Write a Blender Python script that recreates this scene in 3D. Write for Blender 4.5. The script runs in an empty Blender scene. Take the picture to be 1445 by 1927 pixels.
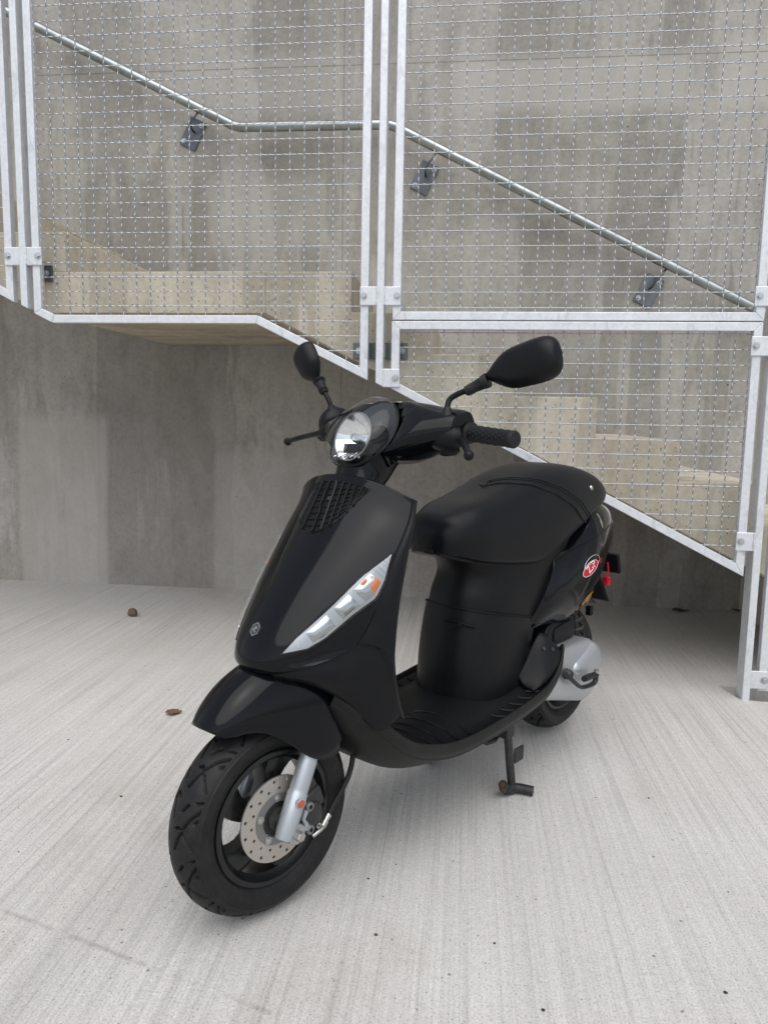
import bpy, bmesh, math, random
from mathutils import Vector, Matrix, geometry
from mathutils.bvhtree import BVHTree
random.seed(7)
sc = bpy.context.scene
C = sc.collection
PI = math.pi
V = Vector

# ---------------------------------------------------------------- camera
FPX, CXP, CYP = 1400.0, 722.5, 963.5          # focal length and centre in photo pixels (1445 x 1927)
PITCH, ROLL, YAW = 0.12583, 0.01756, -0.10727
CAMH = 1.0121
fw_ = V((math.sin(YAW)*math.cos(PITCH), math.cos(YAW)*math.cos(PITCH), -math.sin(PITCH)))
r0 = fw_.cross(V((0, 0, 1))).normalized(); u0 = r0.cross(fw_)
R_ = math.cos(ROLL)*r0 + math.sin(ROLL)*u0
U_ = -math.sin(ROLL)*r0 + math.cos(ROLL)*u0
CAM = V((0, 0, CAMH))
cd = bpy.data.cameras.new('camera'); cam = bpy.data.objects.new('camera', cd); C.objects.link(cam)
cd.sensor_fit = 'HORIZONTAL'; cd.sensor_width = 36.0; cd.lens = 36.0*FPX/1445.0
cd.clip_start = 0.02; cd.clip_end = 500
m = Matrix((R_, U_, -fw_)).transposed().to_4x4(); m.translation = CAM; cam.matrix_world = m
sc.camera = cam

# ---------------------------------------------------------------- daylight (overcast)
SUN_EL, SUN_AZ = math.radians(64), math.radians(172)   # azimuth: from +Y clockwise; the sun stands behind the camera
w = bpy.data.worlds.new('World'); sc.world = w; w.use_nodes = True
nt = w.node_tree; nt.nodes.clear()
sky = nt.nodes.new('ShaderNodeTexSky'); sky.sky_type = 'NISHITA'; sky.sun_disc = False
sky.sun_elevation = SUN_EL; sky.sun_rotation = SUN_AZ; sky.air_density = 1.0; sky.dust_density = 2.0; sky.ozone_density = 1.0
hs = nt.nodes.new('ShaderNodeHueSaturation'); hs.inputs['Saturation'].default_value = 0.42; hs.inputs['Value'].default_value = 1.0
bg = nt.nodes.new('ShaderNodeBackground'); bg.inputs['Strength'].default_value = 0.12
wo = nt.nodes.new('ShaderNodeOutputWorld')
nt.links.new(sky.outputs[0], hs.inputs['Color']); nt.links.new(hs.outputs[0], bg.inputs['Color']); nt.links.new(bg.outputs[0], wo.inputs['Surface'])
sd = bpy.data.lights.new('sun', 'SUN'); sd.energy = 1.5; sd.angle = math.radians(80); sd.color = (1.0, 0.975, 0.94)
so = bpy.data.objects.new('sun', sd); C.objects.link(so)
sdir = V((math.sin(SUN_AZ)*math.cos(SUN_EL), math.cos(SUN_AZ)*math.cos(SUN_EL), math.sin(SUN_EL)))
so.rotation_euler = sdir.to_track_quat('Z', 'Y').to_euler(); so.location = (0, -4, 8)
vs = sc.view_settings
vs.view_transform = 'Standard'; vs.look = 'None'; vs.gamma = 1; vs.exposure = 0.52; vs.use_curve_mapping = False

# ---------------------------------------------------------------- helpers
def ray(u, v): return fw_ + R_*((u-CXP)/FPX) - U_*((v-CYP)/FPX)
def atY(u, v, y): d = ray(u, v); return CAM + d*(y/d.y)
def atZ(u, v, z=0.0): d = ray(u, v); return CAM + d*((z-CAMH)/d.z)

def obj(name, verts, faces, mat, parent=None, smooth=False, off=None, bevel=0, solid=0, sub=0, kind=None, weld=False):
    if off is not None: verts = [tuple(V(p)-V(off)) for p in verts]
    me = bpy.data.meshes.new(name); me.from_pydata([tuple(p) for p in verts], [], [tuple(f) for f in faces])
    bm = bmesh.new(); bm.from_mesh(me)
    if weld: bmesh.ops.remove_doubles(bm, verts=bm.verts, dist=1e-5)
    bmesh.ops.recalc_face_normals(bm, faces=bm.faces); bm.to_mesh(me); bm.free()
    if smooth:
        for p in me.polygons: p.use_smooth = True
    me.materials.append(mat)
    o = bpy.data.objects.new(name, me); C.objects.link(o)
    if parent is not None: o.parent = parent
    if solid:
        s = o.modifiers.new('s', 'SOLIDIFY'); s.thickness = solid; s.offset = 0
    if bevel:
        b = o.modifiers.new('b', 'BEVEL'); b.width = bevel; b.segments = 2; b.limit_method = 'ANGLE'; b.angle_limit = math.radians(35)
        b.harden_normals = False
    if sub:
        s = o.modifiers.new('u', 'SUBSURF'); s.levels = sub; s.render_levels = sub
    if kind: o['kind'] = kind
    return o

def sharp(o, deg=35):
    me = o.data
    bm = bmesh.new(); bm.from_mesh(me)
    for e in bm.edges:
        if len(e.link_faces) == 2 and e.calc_face_angle(0) > math.radians(deg): e.smooth = False
    for f in bm.faces: f.smooth = True
    bm.to_mesh(me); bm.free()
    return o

def thing(name, label, cat, loc=(0, 0, 0), rotz=0, group=None):
    o = bpy.data.objects.new(name, None); C.objects.link(o)
    o.empty_display_size = 0.1
    o.location = loc; o.rotation_euler = (0, 0, rotz); o['label'] = label; o['category'] = cat
    if group: o['group'] = group
    return o
def tag(o, label, cat, group=None):
    o['label'] = label; o['category'] = cat
    if group: o['group'] = group
    return o

class MB:
    def __init__(s): s.v = []; s.f = []
    def add(s, vf):
        n = len(s.v); s.v += [tuple(p) for p in vf[0]]; s.f += [tuple(i+n for i in f) for f in vf[1]]; return s

def box(x0, x1, y0, y1, z0, z1):
    v = [(x, y, z) for x in (x0, x1) for y in (y0, y1) for z in (z0, z1)]
    return v, [(0, 1, 3, 2), (4, 6, 7, 5), (0, 4, 5, 1), (2, 3, 7, 6), (0, 2, 6, 4), (1, 5, 7, 3)]
def xform(vf, M): return [tuple(M @ V(p)) for p in vf[0]], vf[1]
def prism_xz(poly, y0, y1):
    n = len(poly)
    v = [(x, y0, z) for x, z in poly] + [(x, y1, z) for x, z in poly]
    return v, [tuple(range(n)), tuple(range(2*n-1, n-1, -1))] + [(i, (i+1) % n, (i+1) % n+n, i+n) for i in range(n)]
def frame_dirs(t, up=V((0, 0, 1))):
    t = t.normalized()
    if abs(t.dot(up)) > 0.97: up = V((0, 1, 0)) if abs(t.y) < 0.9 else V((1, 0, 0))
    a = t.cross(up).normalized(); return a, a.cross(t).normalized()
def tube(path, rad, n=12, caps=True, flat=1.0):
    path = [V(p) for p in path]; k = len(path)
    rr = rad if isinstance(rad, (list, tuple)) else [rad]*k
    v = []; f = []; prev = None
    for i, p in enumerate(path):
        t = path[min(i+1, k-1)] - path[max(i-1, 0)]
        if prev is None: a, b = frame_dirs(t)
        else:
            t = t.normalized(); a = (prev - t*prev.dot(t)).normalized(); b = a.cross(t).normalized()
        prev = a
        for j in range(n):
            q = 2*PI*j/n; v.append(p + a*math.cos(q)*rr[i] + b*math.sin(q)*rr[i]*flat)
    for i in range(k-1):
        for j in range(n): f.append((i*n+j, i*n+(j+1) % n, (i+1)*n+(j+1) % n, (i+1)*n+j))
    if caps: f.append(tuple(range(n-1, -1, -1))); f.append(tuple((k-1)*n+j for j in range(n)))
    return v, f
def crom(pts, n):
    """n samples of a Catmull-Rom curve through pts (any dimension)"""
    pts = [list(p) for p in pts]; k = len(pts)-1; out = []
    for i in range(n):
        t = i/(n-1)*k; j = min(int(t), k-1); u = t-j
        p1, p2 = pts[j], pts[j+1]
        p0 = pts[j-1] if j > 0 else [2*a-b for a, b in zip(p1, p2)]
        p3 = pts[j+2] if j+2 <= k else [2*b-a for a, b in zip(p1, p2)]
        out.append([0.5*(2*b+(c-a)*u+(2*a-5*b+4*c-d)*u*u+(3*b-a-3*c+d)*u**3) for a, b, c, d in zip(p0, p1, p2, p3)])
    return out
def grid_faces(nr, nc, closed=False):
    return [(i*nc+j, i*nc+(j+1) % nc, (i+1)*nc+(j+1) % nc, (i+1)*nc+j) for i in range(nr-1) for j in range(nc if closed else nc-1)]
def patch(ctrl, nu, nv):
    """dense surface through a grid of control points (rows of equal length)"""
    rows = [crom(r, nv) for r in ctrl]
    cols = [crom([rows[i][j] for i in range(len(rows))], nu) for j in range(nv)]
    v = [tuple(cols[j][i]) for i in range(nu) for j in range(nv)]
    return v, grid_faces(nu, nv)
def lathe(prof, c, axis, n=48, closed=False):
    """prof: (radius, offset along axis)"""
    axis = V(axis).normalized(); a, b = frame_dirs(axis); c = V(c); v = []; k = len(prof)
    for i in range(n):
        q = 2*PI*i/n; d = a*math.cos(q)+b*math.sin(q)
        for r, h in prof: v.append(c + d*r + axis*h)
    f = []
    for i in range(n):
        for j in range(k if closed else k-1): f.append((i*k+j, i*k+(j+1) % k, ((i+1) % n)*k+(j+1) % k, ((i+1) % n)*k+j))
    return v, f
def ball(c, r, n=16, m_=10):
    c = V(c); r = V((r, r, r)) if not hasattr(r, '__len__') else V(r)
    v = []; f = []
    for i in range(m_+1):
        t = PI*i/m_
        for j in range(n):
            q = 2*PI*j/n; v.append((c.x+r.x*math.sin(t)*math.cos(q), c.y+r.y*math.sin(t)*math.sin(q), c.z+r.z*math.cos(t)))
    return v, grid_faces(m_+1, n, True)
def hexbolt(c, axis, r=0.008, h=0.006, washer=True):
    mb = MB()
    if washer: mb.add(lathe([(0, 0), (r*1.55, 0), (r*1.55, 0.0015), (0, 0.0015)], c, axis, 18))
    mb.add(lathe([(0, 0.0015), (r, 0.0015), (r, h*0.85), (r*0.86, h), (0, h)], c, axis, 6))
    return mb.v, mb.f

# ---------------------------------------------------------------- materials
class NT:
    def __init__(s, name):
        s.m = bpy.data.materials.new(name); s.m.use_nodes = True; s.t = s.m.node_tree
        s.b = s.t.nodes['Principled BSDF']; s.tc = None
    def n(s, typ, **kw):
        x = s.t.nodes.new(typ)
        for k, v in kw.items():
            if k in ('operation', 'blend_type', 'data_type', 'feature', 'distance', 'interpolation_type', 'noise_dimensions', 'wave_type', 'bands_direction'): setattr(x, k, v)
            else:
                i = x.inputs[k if not k.isdigit() else int(k)]
                if hasattr(v, 'is_output') or isinstance(v, bpy.types.NodeSocket): s.t.links.new(v, i)
                else: i.default_value = v
        return x
    def coord(s, scale=(1, 1, 1), kind='Object', loc=(0, 0, 0), rot=(0, 0, 0)):
        if s.tc is None: s.tc = s.t.nodes.new('ShaderNodeTexCoord')
        mp = s.t.nodes.new('ShaderNodeMapping'); mp.inputs['Scale'].default_value = scale; mp.inputs['Location'].default_value = loc; mp.inputs['Rotation'].default_value = rot
        s.t.links.new(s.tc.outputs[kind], mp.inputs[0]); return mp.outputs[0]
    def noise(s, scale, vec=None, detail=4, rough=0.55, dist=0):
        x = s.n('ShaderNodeTexNoise', Scale=scale, Detail=detail, Roughness=rough, Distortion=dist)
        s.t.links.new(vec if vec is not None else s.coord(), x.inputs['Vector']); return x.outputs['Fac']
    def ramp(s, fac, stops):
        x = s.t.nodes.new('ShaderNodeValToRGB'); cr = x.color_ramp
        while len(cr.elements) < len(stops): cr.elements.new(0.5)
        for e, (p, c) in zip(cr.elements, stops):
            e.position = p; e.color = c if hasattr(c, '__len__') and len(c) == 4 else (tuple(c)+(1,) if hasattr(c, '__len__') else (c, c, c, 1))
        s.t.links.new(fac, x.inputs[0]); return x.outputs[0]
    def mix(s, fac, a, b, mode='MIX'):
        x = s.t.nodes.new('ShaderNodeMix'); x.data_type = 'RGBA'; x.blend_type = mode
        for i, v in ((0, fac), (6, a), (7, b)):
            if isinstance(v, bpy.types.NodeSocket): s.t.links.new(v, x.inputs[i])
            else: x.inputs[i].default_value = v if i == 0 else (tuple(v)+(1,) if len(v) == 3 else v)
        return x.outputs[2]
    def math(s, op, a, b=0.0, c=None):
        x = s.t.nodes.new('ShaderNodeMath'); x.operation = op
        for i, v in enumerate((a, b) if c is None else (a, b, c)):
            if isinstance(v, bpy.types.NodeSocket): s.t.links.new(v, x.inputs[i])
            else: x.inputs[i].default_value = v
        return x.outputs[0]
    def bump(s, h, strength=0.3, dist=0.01, prev=None):
        x = s.n('ShaderNodeBump', Strength=strength, Distance=dist); s.t.links.new(h, x.inputs['Height'])
        if prev is not None: s.t.links.new(prev, x.inputs['Normal'])
        return x.outputs[0]
    def set(s, **kw):
        for k, v in kw.items():
            i = s.b.inputs[k.replace('_', ' ')]
            if isinstance(v, bpy.types.NodeSocket): s.t.links.new(v, i)
            else: i.default_value = v if not (hasattr(v, '__len__') and len(v) == 3) else tuple(v)+(1,)
        return s

def pits(N, scale, size, keep, vec=None):
    """small dark air holes, a share of the voronoi cells; 1 inside a hole"""
    vo = N.n('ShaderNodeTexVoronoi', Scale=scale)
    N.t.links.new(vec if vec is not None else N.coord(), vo.inputs['Vector'])
    sp = N.n('ShaderNodeSeparateColor', Color=vo.outputs['Color'])
    r = N.math('MULTIPLY', sp.outputs['Green'], size)
    inside = N.math('LESS_THAN', vo.outputs['Distance'], r)
    pick = N.math('LESS_THAN', sp.outputs['Red'], keep)
    return N.math('MULTIPLY', inside, pick)

def concrete(name, dark, light, warm, pit_keep=0.10, streak=0.5, boards=None, patch_amt=0.5, seed=0.0, formwork=False, pit_scale=26):
    N = NT(name); L = (seed, seed*1.7, seed*0.6)
    big = N.noise(0.75, N.coord(loc=L), 5, 0.6, 0.4)
    col = N.mix(N.ramp(big, [(0.30, 0.0), (0.72, 1.0)]), dark, light)
    # tall, ragged edged damp / curing patches
    pn = N.noise(1.0, N.coord((2.3, 2.3, 0.20), loc=L), 5, 0.56, 0.22)
    pm = N.ramp(pn, [(0.470, 0.0), (0.477, 0.85), (0.60, 1.0), (0.72, 0.6)])
    col = N.mix(N.math('MULTIPLY', pm, patch_amt), col, tuple(c*1.20 for c in light))
    pn2 = N.noise(1.9, N.coord((1.3, 1.3, 0.34), loc=(3+seed, 1, 2)), 5, 0.6, 0.4)
    col = N.mix(N.math('MULTIPLY', N.ramp(pn2, [(0.53, 0.0), (0.545, 1.0)]), 0.42*patch_amt), col, tuple(c*d for c, d in zip(dark, (0.84, 0.80, 0.74))))
    # vertical water streaks
    sn = N.noise(5.0, N.coord((3.2, 3.2, 0.16), loc=L), 6, 0.62)
    col = N.mix(N.math('MULTIPLY', N.ramp(sn, [(0.42, 0.0), (0.70, 1.0)]), 0.5*streak), col, warm)
    sn2 = N.noise(9.0, N.coord((4.0, 4.0, 0.10), loc=(7, seed, 0)), 4, 0.6)
    col = N.mix(N.math('MULTIPLY', N.ramp(sn2, [(0.56, 0.0), (0.70, 1.0)]), 0.35*streak), col, tuple(c*0.62 for c in dark))
    fine = N.noise(46, None, 5, 0.75)
    col = N.mix(0.55, col, N.ramp(fine, [(0.25, 0.62), (0.5, 1.0), (0.75, 1.22)]), 'MULTIPLY')
    med = N.noise(8, N.coord((1, 1, 0.6), loc=(1, seed, 3)), 6, 0.68, 0.5)
    col = N.mix(0.7, col, N.ramp(med, [(0.30, 0.74), (0.5, 1.0), (0.72, 1.18)]), 'MULTIPLY')
    p1 = pits(N, pit_scale, 0.17, pit_keep, N.mix(0.018, N.coord(), N.n('ShaderNodeTexNoise', Scale=70.0).outputs['Color']))
    p2 = pits(N, pit_scale*2.7, 0.24, pit_keep*1.2)
    pp = N.math('MAXIMUM', p1, p2)
    col = N.mix(N.math('MULTIPLY', pp, 0.72), col, tuple(c*0.16 for c in dark))
    h = N.math('SUBTRACT', N.math('MULTIPLY', fine, 0.35), pp)
    nrm = N.bump(h, 0.35, 0.004)
    if formwork:
        sx = N.n('ShaderNodeSeparateXYZ', Vector=N.mix(0.10, N.coord(), N.n('ShaderNodeTexNoise', Scale=3.0, Detail=5.0, Roughness=0.65).outputs['Color']))
        def edge(v, a, w_): return N.ramp(N.math('ADD', N.math('MULTIPLY', N.math('SUBTRACT', v, a), 1.0/w_), 0.5), [(0.0, 0.0), (1.0, 1.0)])
        def stain(u0, u1, v0, v1, amt, tint, w_=0.025):
            p0, p1 = atY(u0, v1, 4.147), atY(u1, v0, 4.147); of = 0.045
            m_ = N.math('MULTIPLY', N.math('MULTIPLY', edge(sx.outputs[0], p0.x+of, w_), N.math('SUBTRACT', 1.0, edge(sx.outputs[0], p1.x+of, w_))), N.math('MULTIPLY', edge(sx.outputs[2], p0.z*0.9+of+0.0*p0.z, w_*3), N.math('SUBTRACT', 1.0, edge(sx.outputs[2], p1.z*0.9+of, w_*3))))
            return N.mix(N.math('MULTIPLY', m_, amt), col, tint)
        lt = tuple(c*1.30 for c in light)
        for args in ((850, 1255, 95, 215, 0.62, lt), (1300, 1480, 60, 205, 0.62, lt), (400, 690, 95, 215, 0.35, lt), (440, 640, 330, 470, 0.40, lt), (125, 265, 780, 1110, 0.55, lt), (-60, 42, 780, 1100, 0.5, lt), (270, 450, 700, 1115, 0.28, tuple(c*0.86 for c in dark)), (455, 620, 850, 1120, 0.40, lt)):
            col = stain(*args)
        sx = N.n('ShaderNodeSeparateXYZ', Vector=N.coord())
        # joints of the shuttering panels: thin proud lines
        fx = N.math('ABSOLUTE', N.math('SUBTRACT', N.math('FRACT', N.math('MULTIPLY', N.math('ADD', sx.outputs[0], 11.95), 1/2.5)), 0.5))
        jl = N.math('LESS_THAN', fx, 0.0012)
        fz = N.math('ABSOLUTE', N.math('SUBTRACT', sx.outputs[2], 2.86)); jz = N.math('LESS_THAN', fz, 0.003)
        jj = N.math('MAXIMUM', jl, jz)
        col = N.mix(N.math('MULTIPLY', jj, 0.45), col, tuple(c*0.45 for c in dark))
        nrm = N.bump(jj, 0.5, 0.003, nrm)
        # tie holes filled with mortar in a row
        q = N.n('ShaderNodeTexVoronoi', Scale=1.0); N.t.links.new(N.coord((1/1.25, 0.0, 1/1.2), loc=(0.3, 0, 0.15)), q.inputs['Vector']); q.inputs['Randomness'].default_value = 0.06
        tie = N.ramp(q.outputs['Distance'], [(0.018, 1.0), (0.022, 0.25), (0.028, 0.0)])
        col = N.mix(N.math('MULTIPLY', tie, 0.4), col, (0.20, 0.20, 0.21))
    if boards:
        sx = N.n('ShaderNodeSeparateXYZ', Vector=N.coord())
        fy = N.math('FRACT', N.math('MULTIPLY', sx.outputs[1 if boards > 0 else 2], 1/abs(boards)))
        wob = N.math('ADD', fy, N.math('MULTIPLY', N.noise(6, None, 2), 0.02))
        jl = N.math('LESS_THAN', wob, 0.035)
        bw = N.noise(2.2, N.coord((0.4, 6.0, 1.0)), 5, 0.65, 0.6)
        col = N.mix(0.55, col, N.ramp(bw, [(0.3, (0.72, 0.66, 0.56)), (0.7, (1.16, 1.06, 0.9))]), 'MULTIPLY')
        col = N.mix(N.math('MULTIPLY', jl, 0.6), col, tuple(c*0.35 for c in dark))
        nrm = N.bump(jl, 0.6, 0.006, nrm)
    N.set(Base_Color=col, Roughness=0.86, Normal=nrm, Specular_IOR_Level=0.25)
    return N.m

def ground_mat():
    N = NT('broomed_concrete')
    big = N.noise(0.55, None, 5, 0.6, 0.3)
    col = N.mix(N.ramp(big, [(0.3, 0.0), (0.7, 1.0)]), (0.44, 0.428, 0.405), (0.56, 0.55, 0.53))
    st = N.noise(1.7, N.coord((1.0, 0.7, 1), loc=(2, 4, 0)), 4, 0.62, 0.8)
    col = N.mix(N.math('MULTIPLY', N.ramp(st, [(0.55, 0.0), (0.66, 1.0)]), 0.30), col, (0.36, 0.335, 0.295))
    warp = N.n('ShaderNodeTexNoise', Scale=1.3, Detail=2.0)
    co = N.mix(0.012, N.coord(), warp.outputs['Color'])
    def bm_(sx, sy):
        mp = N.t.nodes.new('ShaderNodeMapping'); mp.inputs['Scale'].default_value = (sx, sy, 1); N.t.links.new(co, mp.inputs[0]); return mp.outputs[0]
    b1 = N.noise(1.0, bm_(62, 0.55), 3, 0.6)
    b2 = N.noise(1.0, bm_(190, 1.4), 4, 0.65)
    b3 = N.noise(1.0, bm_(17, 0.35), 3, 0.6)
    mod = N.ramp(N.noise(1.1, N.coord(loc=(5, 5, 5)), 3), [(0.35, 0.35), (0.65, 1.0)])
    br = N.math('ADD', N.math('MULTIPLY', b1, 0.45), N.math('ADD', N.math('MULTIPLY', b2, 0.53), N.math('MULTIPLY', b3, 0.12)))
    col = N.mix(N.math('MULTIPLY', mod, 0.66), col, N.ramp(br, [(0.40, 0.60), (0.54, 1.0), (0.68, 1.25)]), 'MULTIPLY')
    sp = N.noise(230, None, 3, 0.75)
    col = N.mix(0.8, col, N.ramp(sp, [(0.32, 0.50), (0.48, 1.0), (0.72, 1.2)]), 'MULTIPLY')
    sp2 = N.noise(60, None, 5, 0.7)
    col = N.mix(0.35, col, N.ramp(sp2, [(0.3, 0.72), (0.7, 1.2)]), 'MULTIPLY')
    pp = N.math('MAXIMUM', pits(N, 62, 0.22, 0.05), pits(N, 150, 0.30, 0.07))
    col = N.mix(N.math('MULTIPLY', pp, 0.7), col, (0.09, 0.08, 0.07))
    # old scuffed line running off to the left in front of the wheel
    a, b = atZ(0, 1712), atZ(330, 1838); d = (b-a).normalized(); nx, ny = -d.y, d.x
    sx = N.n('ShaderNodeSeparateXYZ', Vector=N.coord())
    ln = N.math('ADD', N.math('ADD', N.math('MULTIPLY', sx.outputs[0], nx), N.math('MULTIPLY', sx.outputs[1], ny)), -(a.x*nx+a.y*ny))
    ln = N.math('ABSOLUTE', N.math('ADD', ln, N.math('MULTIPLY', N.math('SUBTRACT', N.noise(9, None, 3), 0.5), 0.012)))
    lm = N.math('MULTIPLY', N.ramp(ln, [(0.0015, 1.0), (0.0075, 0.0)]), N.ramp(N.noise(14, None, 3), [(0.42, 0.0), (0.56, 1.0)]))
    along = N.math('LESS_THAN', sx.outputs[0], -0.30)
    col = N.mix(N.math('MULTIPLY', N.math('MULTIPLY', lm, along), 0.34), col, (0.12, 0.11, 0.10))
    h = N.math('ADD', N.math('MULTIPLY', br, 1.0), N.math('MULTIPLY', sp, 0.25))
    nrm = N.bump(h, 0.45, 0.004)
    N.set(Base_Color=col, Roughness=0.82, Normal=nrm, Specular_IOR_Level=0.3)
    return N.m

def galv(name='galvanised_steel', base=0.60, rough=0.46, metal=0.55):
    N = NT(name)
    vo = N.n('ShaderNodeTexVoronoi', Scale=95.0); N.t.links.new(N.coord(), vo.inputs['Vector'])
    sp = N.n('ShaderNodeSeparateColor', Color=vo.outputs['Color'])
    k = N.math('ADD', N.math('MULTIPLY', sp.outputs['Red'], 0.25), N.math('MULTIPLY', N.noise(22, None, 5, 0.65), 0.75))
    col = N.ramp(k, [(0.25, (base*0.88, base*0.91, base*0.94)), (0.55, (base, base*1.03, base*1.07)), (0.85, (base*1.12, base*1.16, base*1.21))])
    sm = N.noise(30, N.coord((1, 1, 0.28), rot=(0, 0.6, 0)), 4, 0.6, 1.2)
    col = N.mix(N.math('MULTIPLY', N.ramp(sm, [(0.58, 0.0), (0.68, 1.0)]), 0.35), col, (base*0.55, base*0.58, base*0.62))
    N.set(Base_Color=col, Metallic=metal, Roughness=N.ramp(sp.outputs['Green'], [(0, rough-0.08), (1, rough+0.1)]), Normal=N.bump(sp.outputs['Blue'], 0.05, 0.002))
    return N.m

def plain_metal(name, col, rough, metal, blot=0):
    N = NT(name); c = col
    if blot: c = N.mix(N.ramp(N.noise(blot, None, 4, 0.6), [(0.35, 0.0), (0.65, 1.0)]), tuple(x*0.78 for x in col), tuple(x*1.12 for x in col))
    N.set(Base_Color=c, Metallic=metal, Roughness=rough); return N.m
M_wall = concrete('wall_concrete', (0.245, 0.231, 0.211), (0.330, 0.314, 0.290), (0.248, 0.226, 0.188), 0.06, 0.5, formwork=True, patch_amt=0.72)
M_stair = concrete('stair_concrete', (0.37, 0.335, 0.268), (0.51, 0.47, 0.39), (0.31, 0.265, 0.18), 0.30, 0.35, patch_amt=0.55, seed=4.0, pit_scale=30)
M_soff = concrete('soffit_concrete', (0.38, 0.34, 0.27), (0.50, 0.455, 0.37), (0.32, 0.27, 0.19), 0.03, 0.3, boards=0.20, patch_amt=0.4, seed=9.0)
M_ground = ground_mat()
M_galv = galv(base=0.66, metal=0.40)
M_galvd = plain_metal('galvanised_wire', (0.38, 0.40, 0.42), 0.30, 0.92)
M_rail = plain_metal('galvanised_tube', (0.33, 0.36, 0.365), 0.28, 0.92, 14)
M_plate = plain_metal('zinc_plate', (0.15, 0.16, 0.172), 0.28, 0.9, 10)
M_bolt = plain_metal('zinc_bolt', (0.50, 0.52, 0.54), 0.30, 0.9)

# ---------------------------------------------------------------- ground with the post pocket
YF, YB = 2.770, 2.914
def jit(p, a=0.004): return (p[0]+random.uniform(-a, a), p[1]+random.uniform(-a, a))
hole = []
pts = [(1.005, YB), (1.018, 2.862), (1.030, 2.815), (1.038, 2.785), (1.055, YF), (1.30, YF-0.004), (2.6, YF-0.004), (2.6, YB)]
for i in range(len(pts)):
    a, b = pts[i], pts[(i+1) % len(pts)]
    k = max(1, int(math.hypot(b[0]-a[0], b[1]-a[1])/0.012)) if i < 6 else 6
    for j in range(k):
        p = (a[0]+(b[0]-a[0])*j/k, a[1]+(b[1]-a[1])*j/k)
        hole.append(jit(p, 0.0025) if i < 6 else p)
outer = [(-60, -90), (60, -90), (60, 60), (-60, 60)]
allp = [V((x, y, 0)) for x, y in outer] + [V((x, y, 0)) for x, y in hole]
tris = geometry.tessellate_polygon([[V((x, y, 0)) for x, y in outer], [V((x, y, 0)) for x, y in hole]])
gv = [tuple(p) for p in allp]; gf = [tuple(t) for t in tris]
n0 = 4; nh = len(hole)
gv += [(x, y, -0.16) for x, y in hole]
gf += [(n0+i, n0+(i+1) % nh, n0+nh+(i+1) % nh, n0+nh+i) for i in range(nh)]
gf.append(tuple(n0+nh+i for i in range(nh)))
g = obj('ground', gv, gf, M_ground, kind='structure')

# ---------------------------------------------------------------- walls and staircase
YS, YW = 2.90, 4.147
wv = box(-9, 7, YW, YW+0.35, -0.2, 5.2)
tag(obj('back_wall', *wv, M_wall), 'tall grey cast concrete wall behind the staircase', 'wall')
LT, RZ, TR = 1.568, 0.155, 0.3135          # landing top, riser, tread
XL = -0.452                                 # edge of the landing
stair = thing('concrete_staircase', 'cast concrete staircase with a half landing, rising to the left behind mesh screens', 'staircase', (0, YS, 0))
def stair_part(name, poly, mat=M_stair, y0=YS, y1=YW-0.003):
    v, f = prism_xz(poly, y0, y1)
    return obj(name, v, f, mat, stair, off=(0, YS, 0), bevel=0.004)
zs = lambda x: 1.407 - 0.5*(x+0.79)
low = []
x, z = XL, LT
low += [(-0.79, LT-0.002), (XL, LT-0.002)]
for k in range(10):
    zn = LT-RZ*(k+1) if k < 9 else 0.0
    low.append((x, zn)); x += TR
    if k < 9: low.append((x, zn))
low = low[:-1] + [(XL+9*TR, 0.0)]
low += [(-0.79+1.407/0.5, 0.0), (-0.79, 1.407)]
stair_part('lower_flight', low)
stair_part('landing', [(-0.79, LT), (-0.79, 1.407), (-1.69, 1.407), (-1.69, LT)])
up = [(-1.69, 1.407), (-1.69, LT-0.002), (-1.602, LT-0.002)]
x, z = -1.602, LT
for k in range(9):
    z += RZ; up.append((x, z)); x -= TR; up.append((x, z))
up += [(x, z-0.36), (-1.69-0.0, 1.407)]
up = [(-1.69, LT-0.001)] + [(-1.602, LT-0.001)] + up[3:-1] + [(-1.69, 1.409)]
stair_part('upper_flight', up)
# board marked soffit skin, 3 mm below the slab
sv = []; sf = []
mb = MB(); mb.add(box(-1.69, -0.79, YS+0.002, YW-0.004, 1.403, 1.4065))
obj('landing_soffit', mb.v, mb.f, M_soff, stair, off=(0, YS, 0))
e = 0.004
mb = MB(); mb.add(prism_xz([(-0.79, 1.4065), (1.5, zs(1.5)-0.0005), (1.5, zs(1.5)-e), (-0.79, 1.4065-e)], YS+0.002, YW-0.004))
obj('flight_soffit', mb.v, mb.f, M_soff, stair, off=(0, YS, 0))
# solid base under the foot of the flight
bv = prism_xz([(1.503, 0.0), (1.503, zs(1.503)-0.004), (2.0, zs(2.0)-0.004), (2.02, 0.0)], YS+0.012, YW-0.003)
obj('flight_base', *bv, M_stair, stair, off=(0, YS, 0), bevel=0.004)

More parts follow.
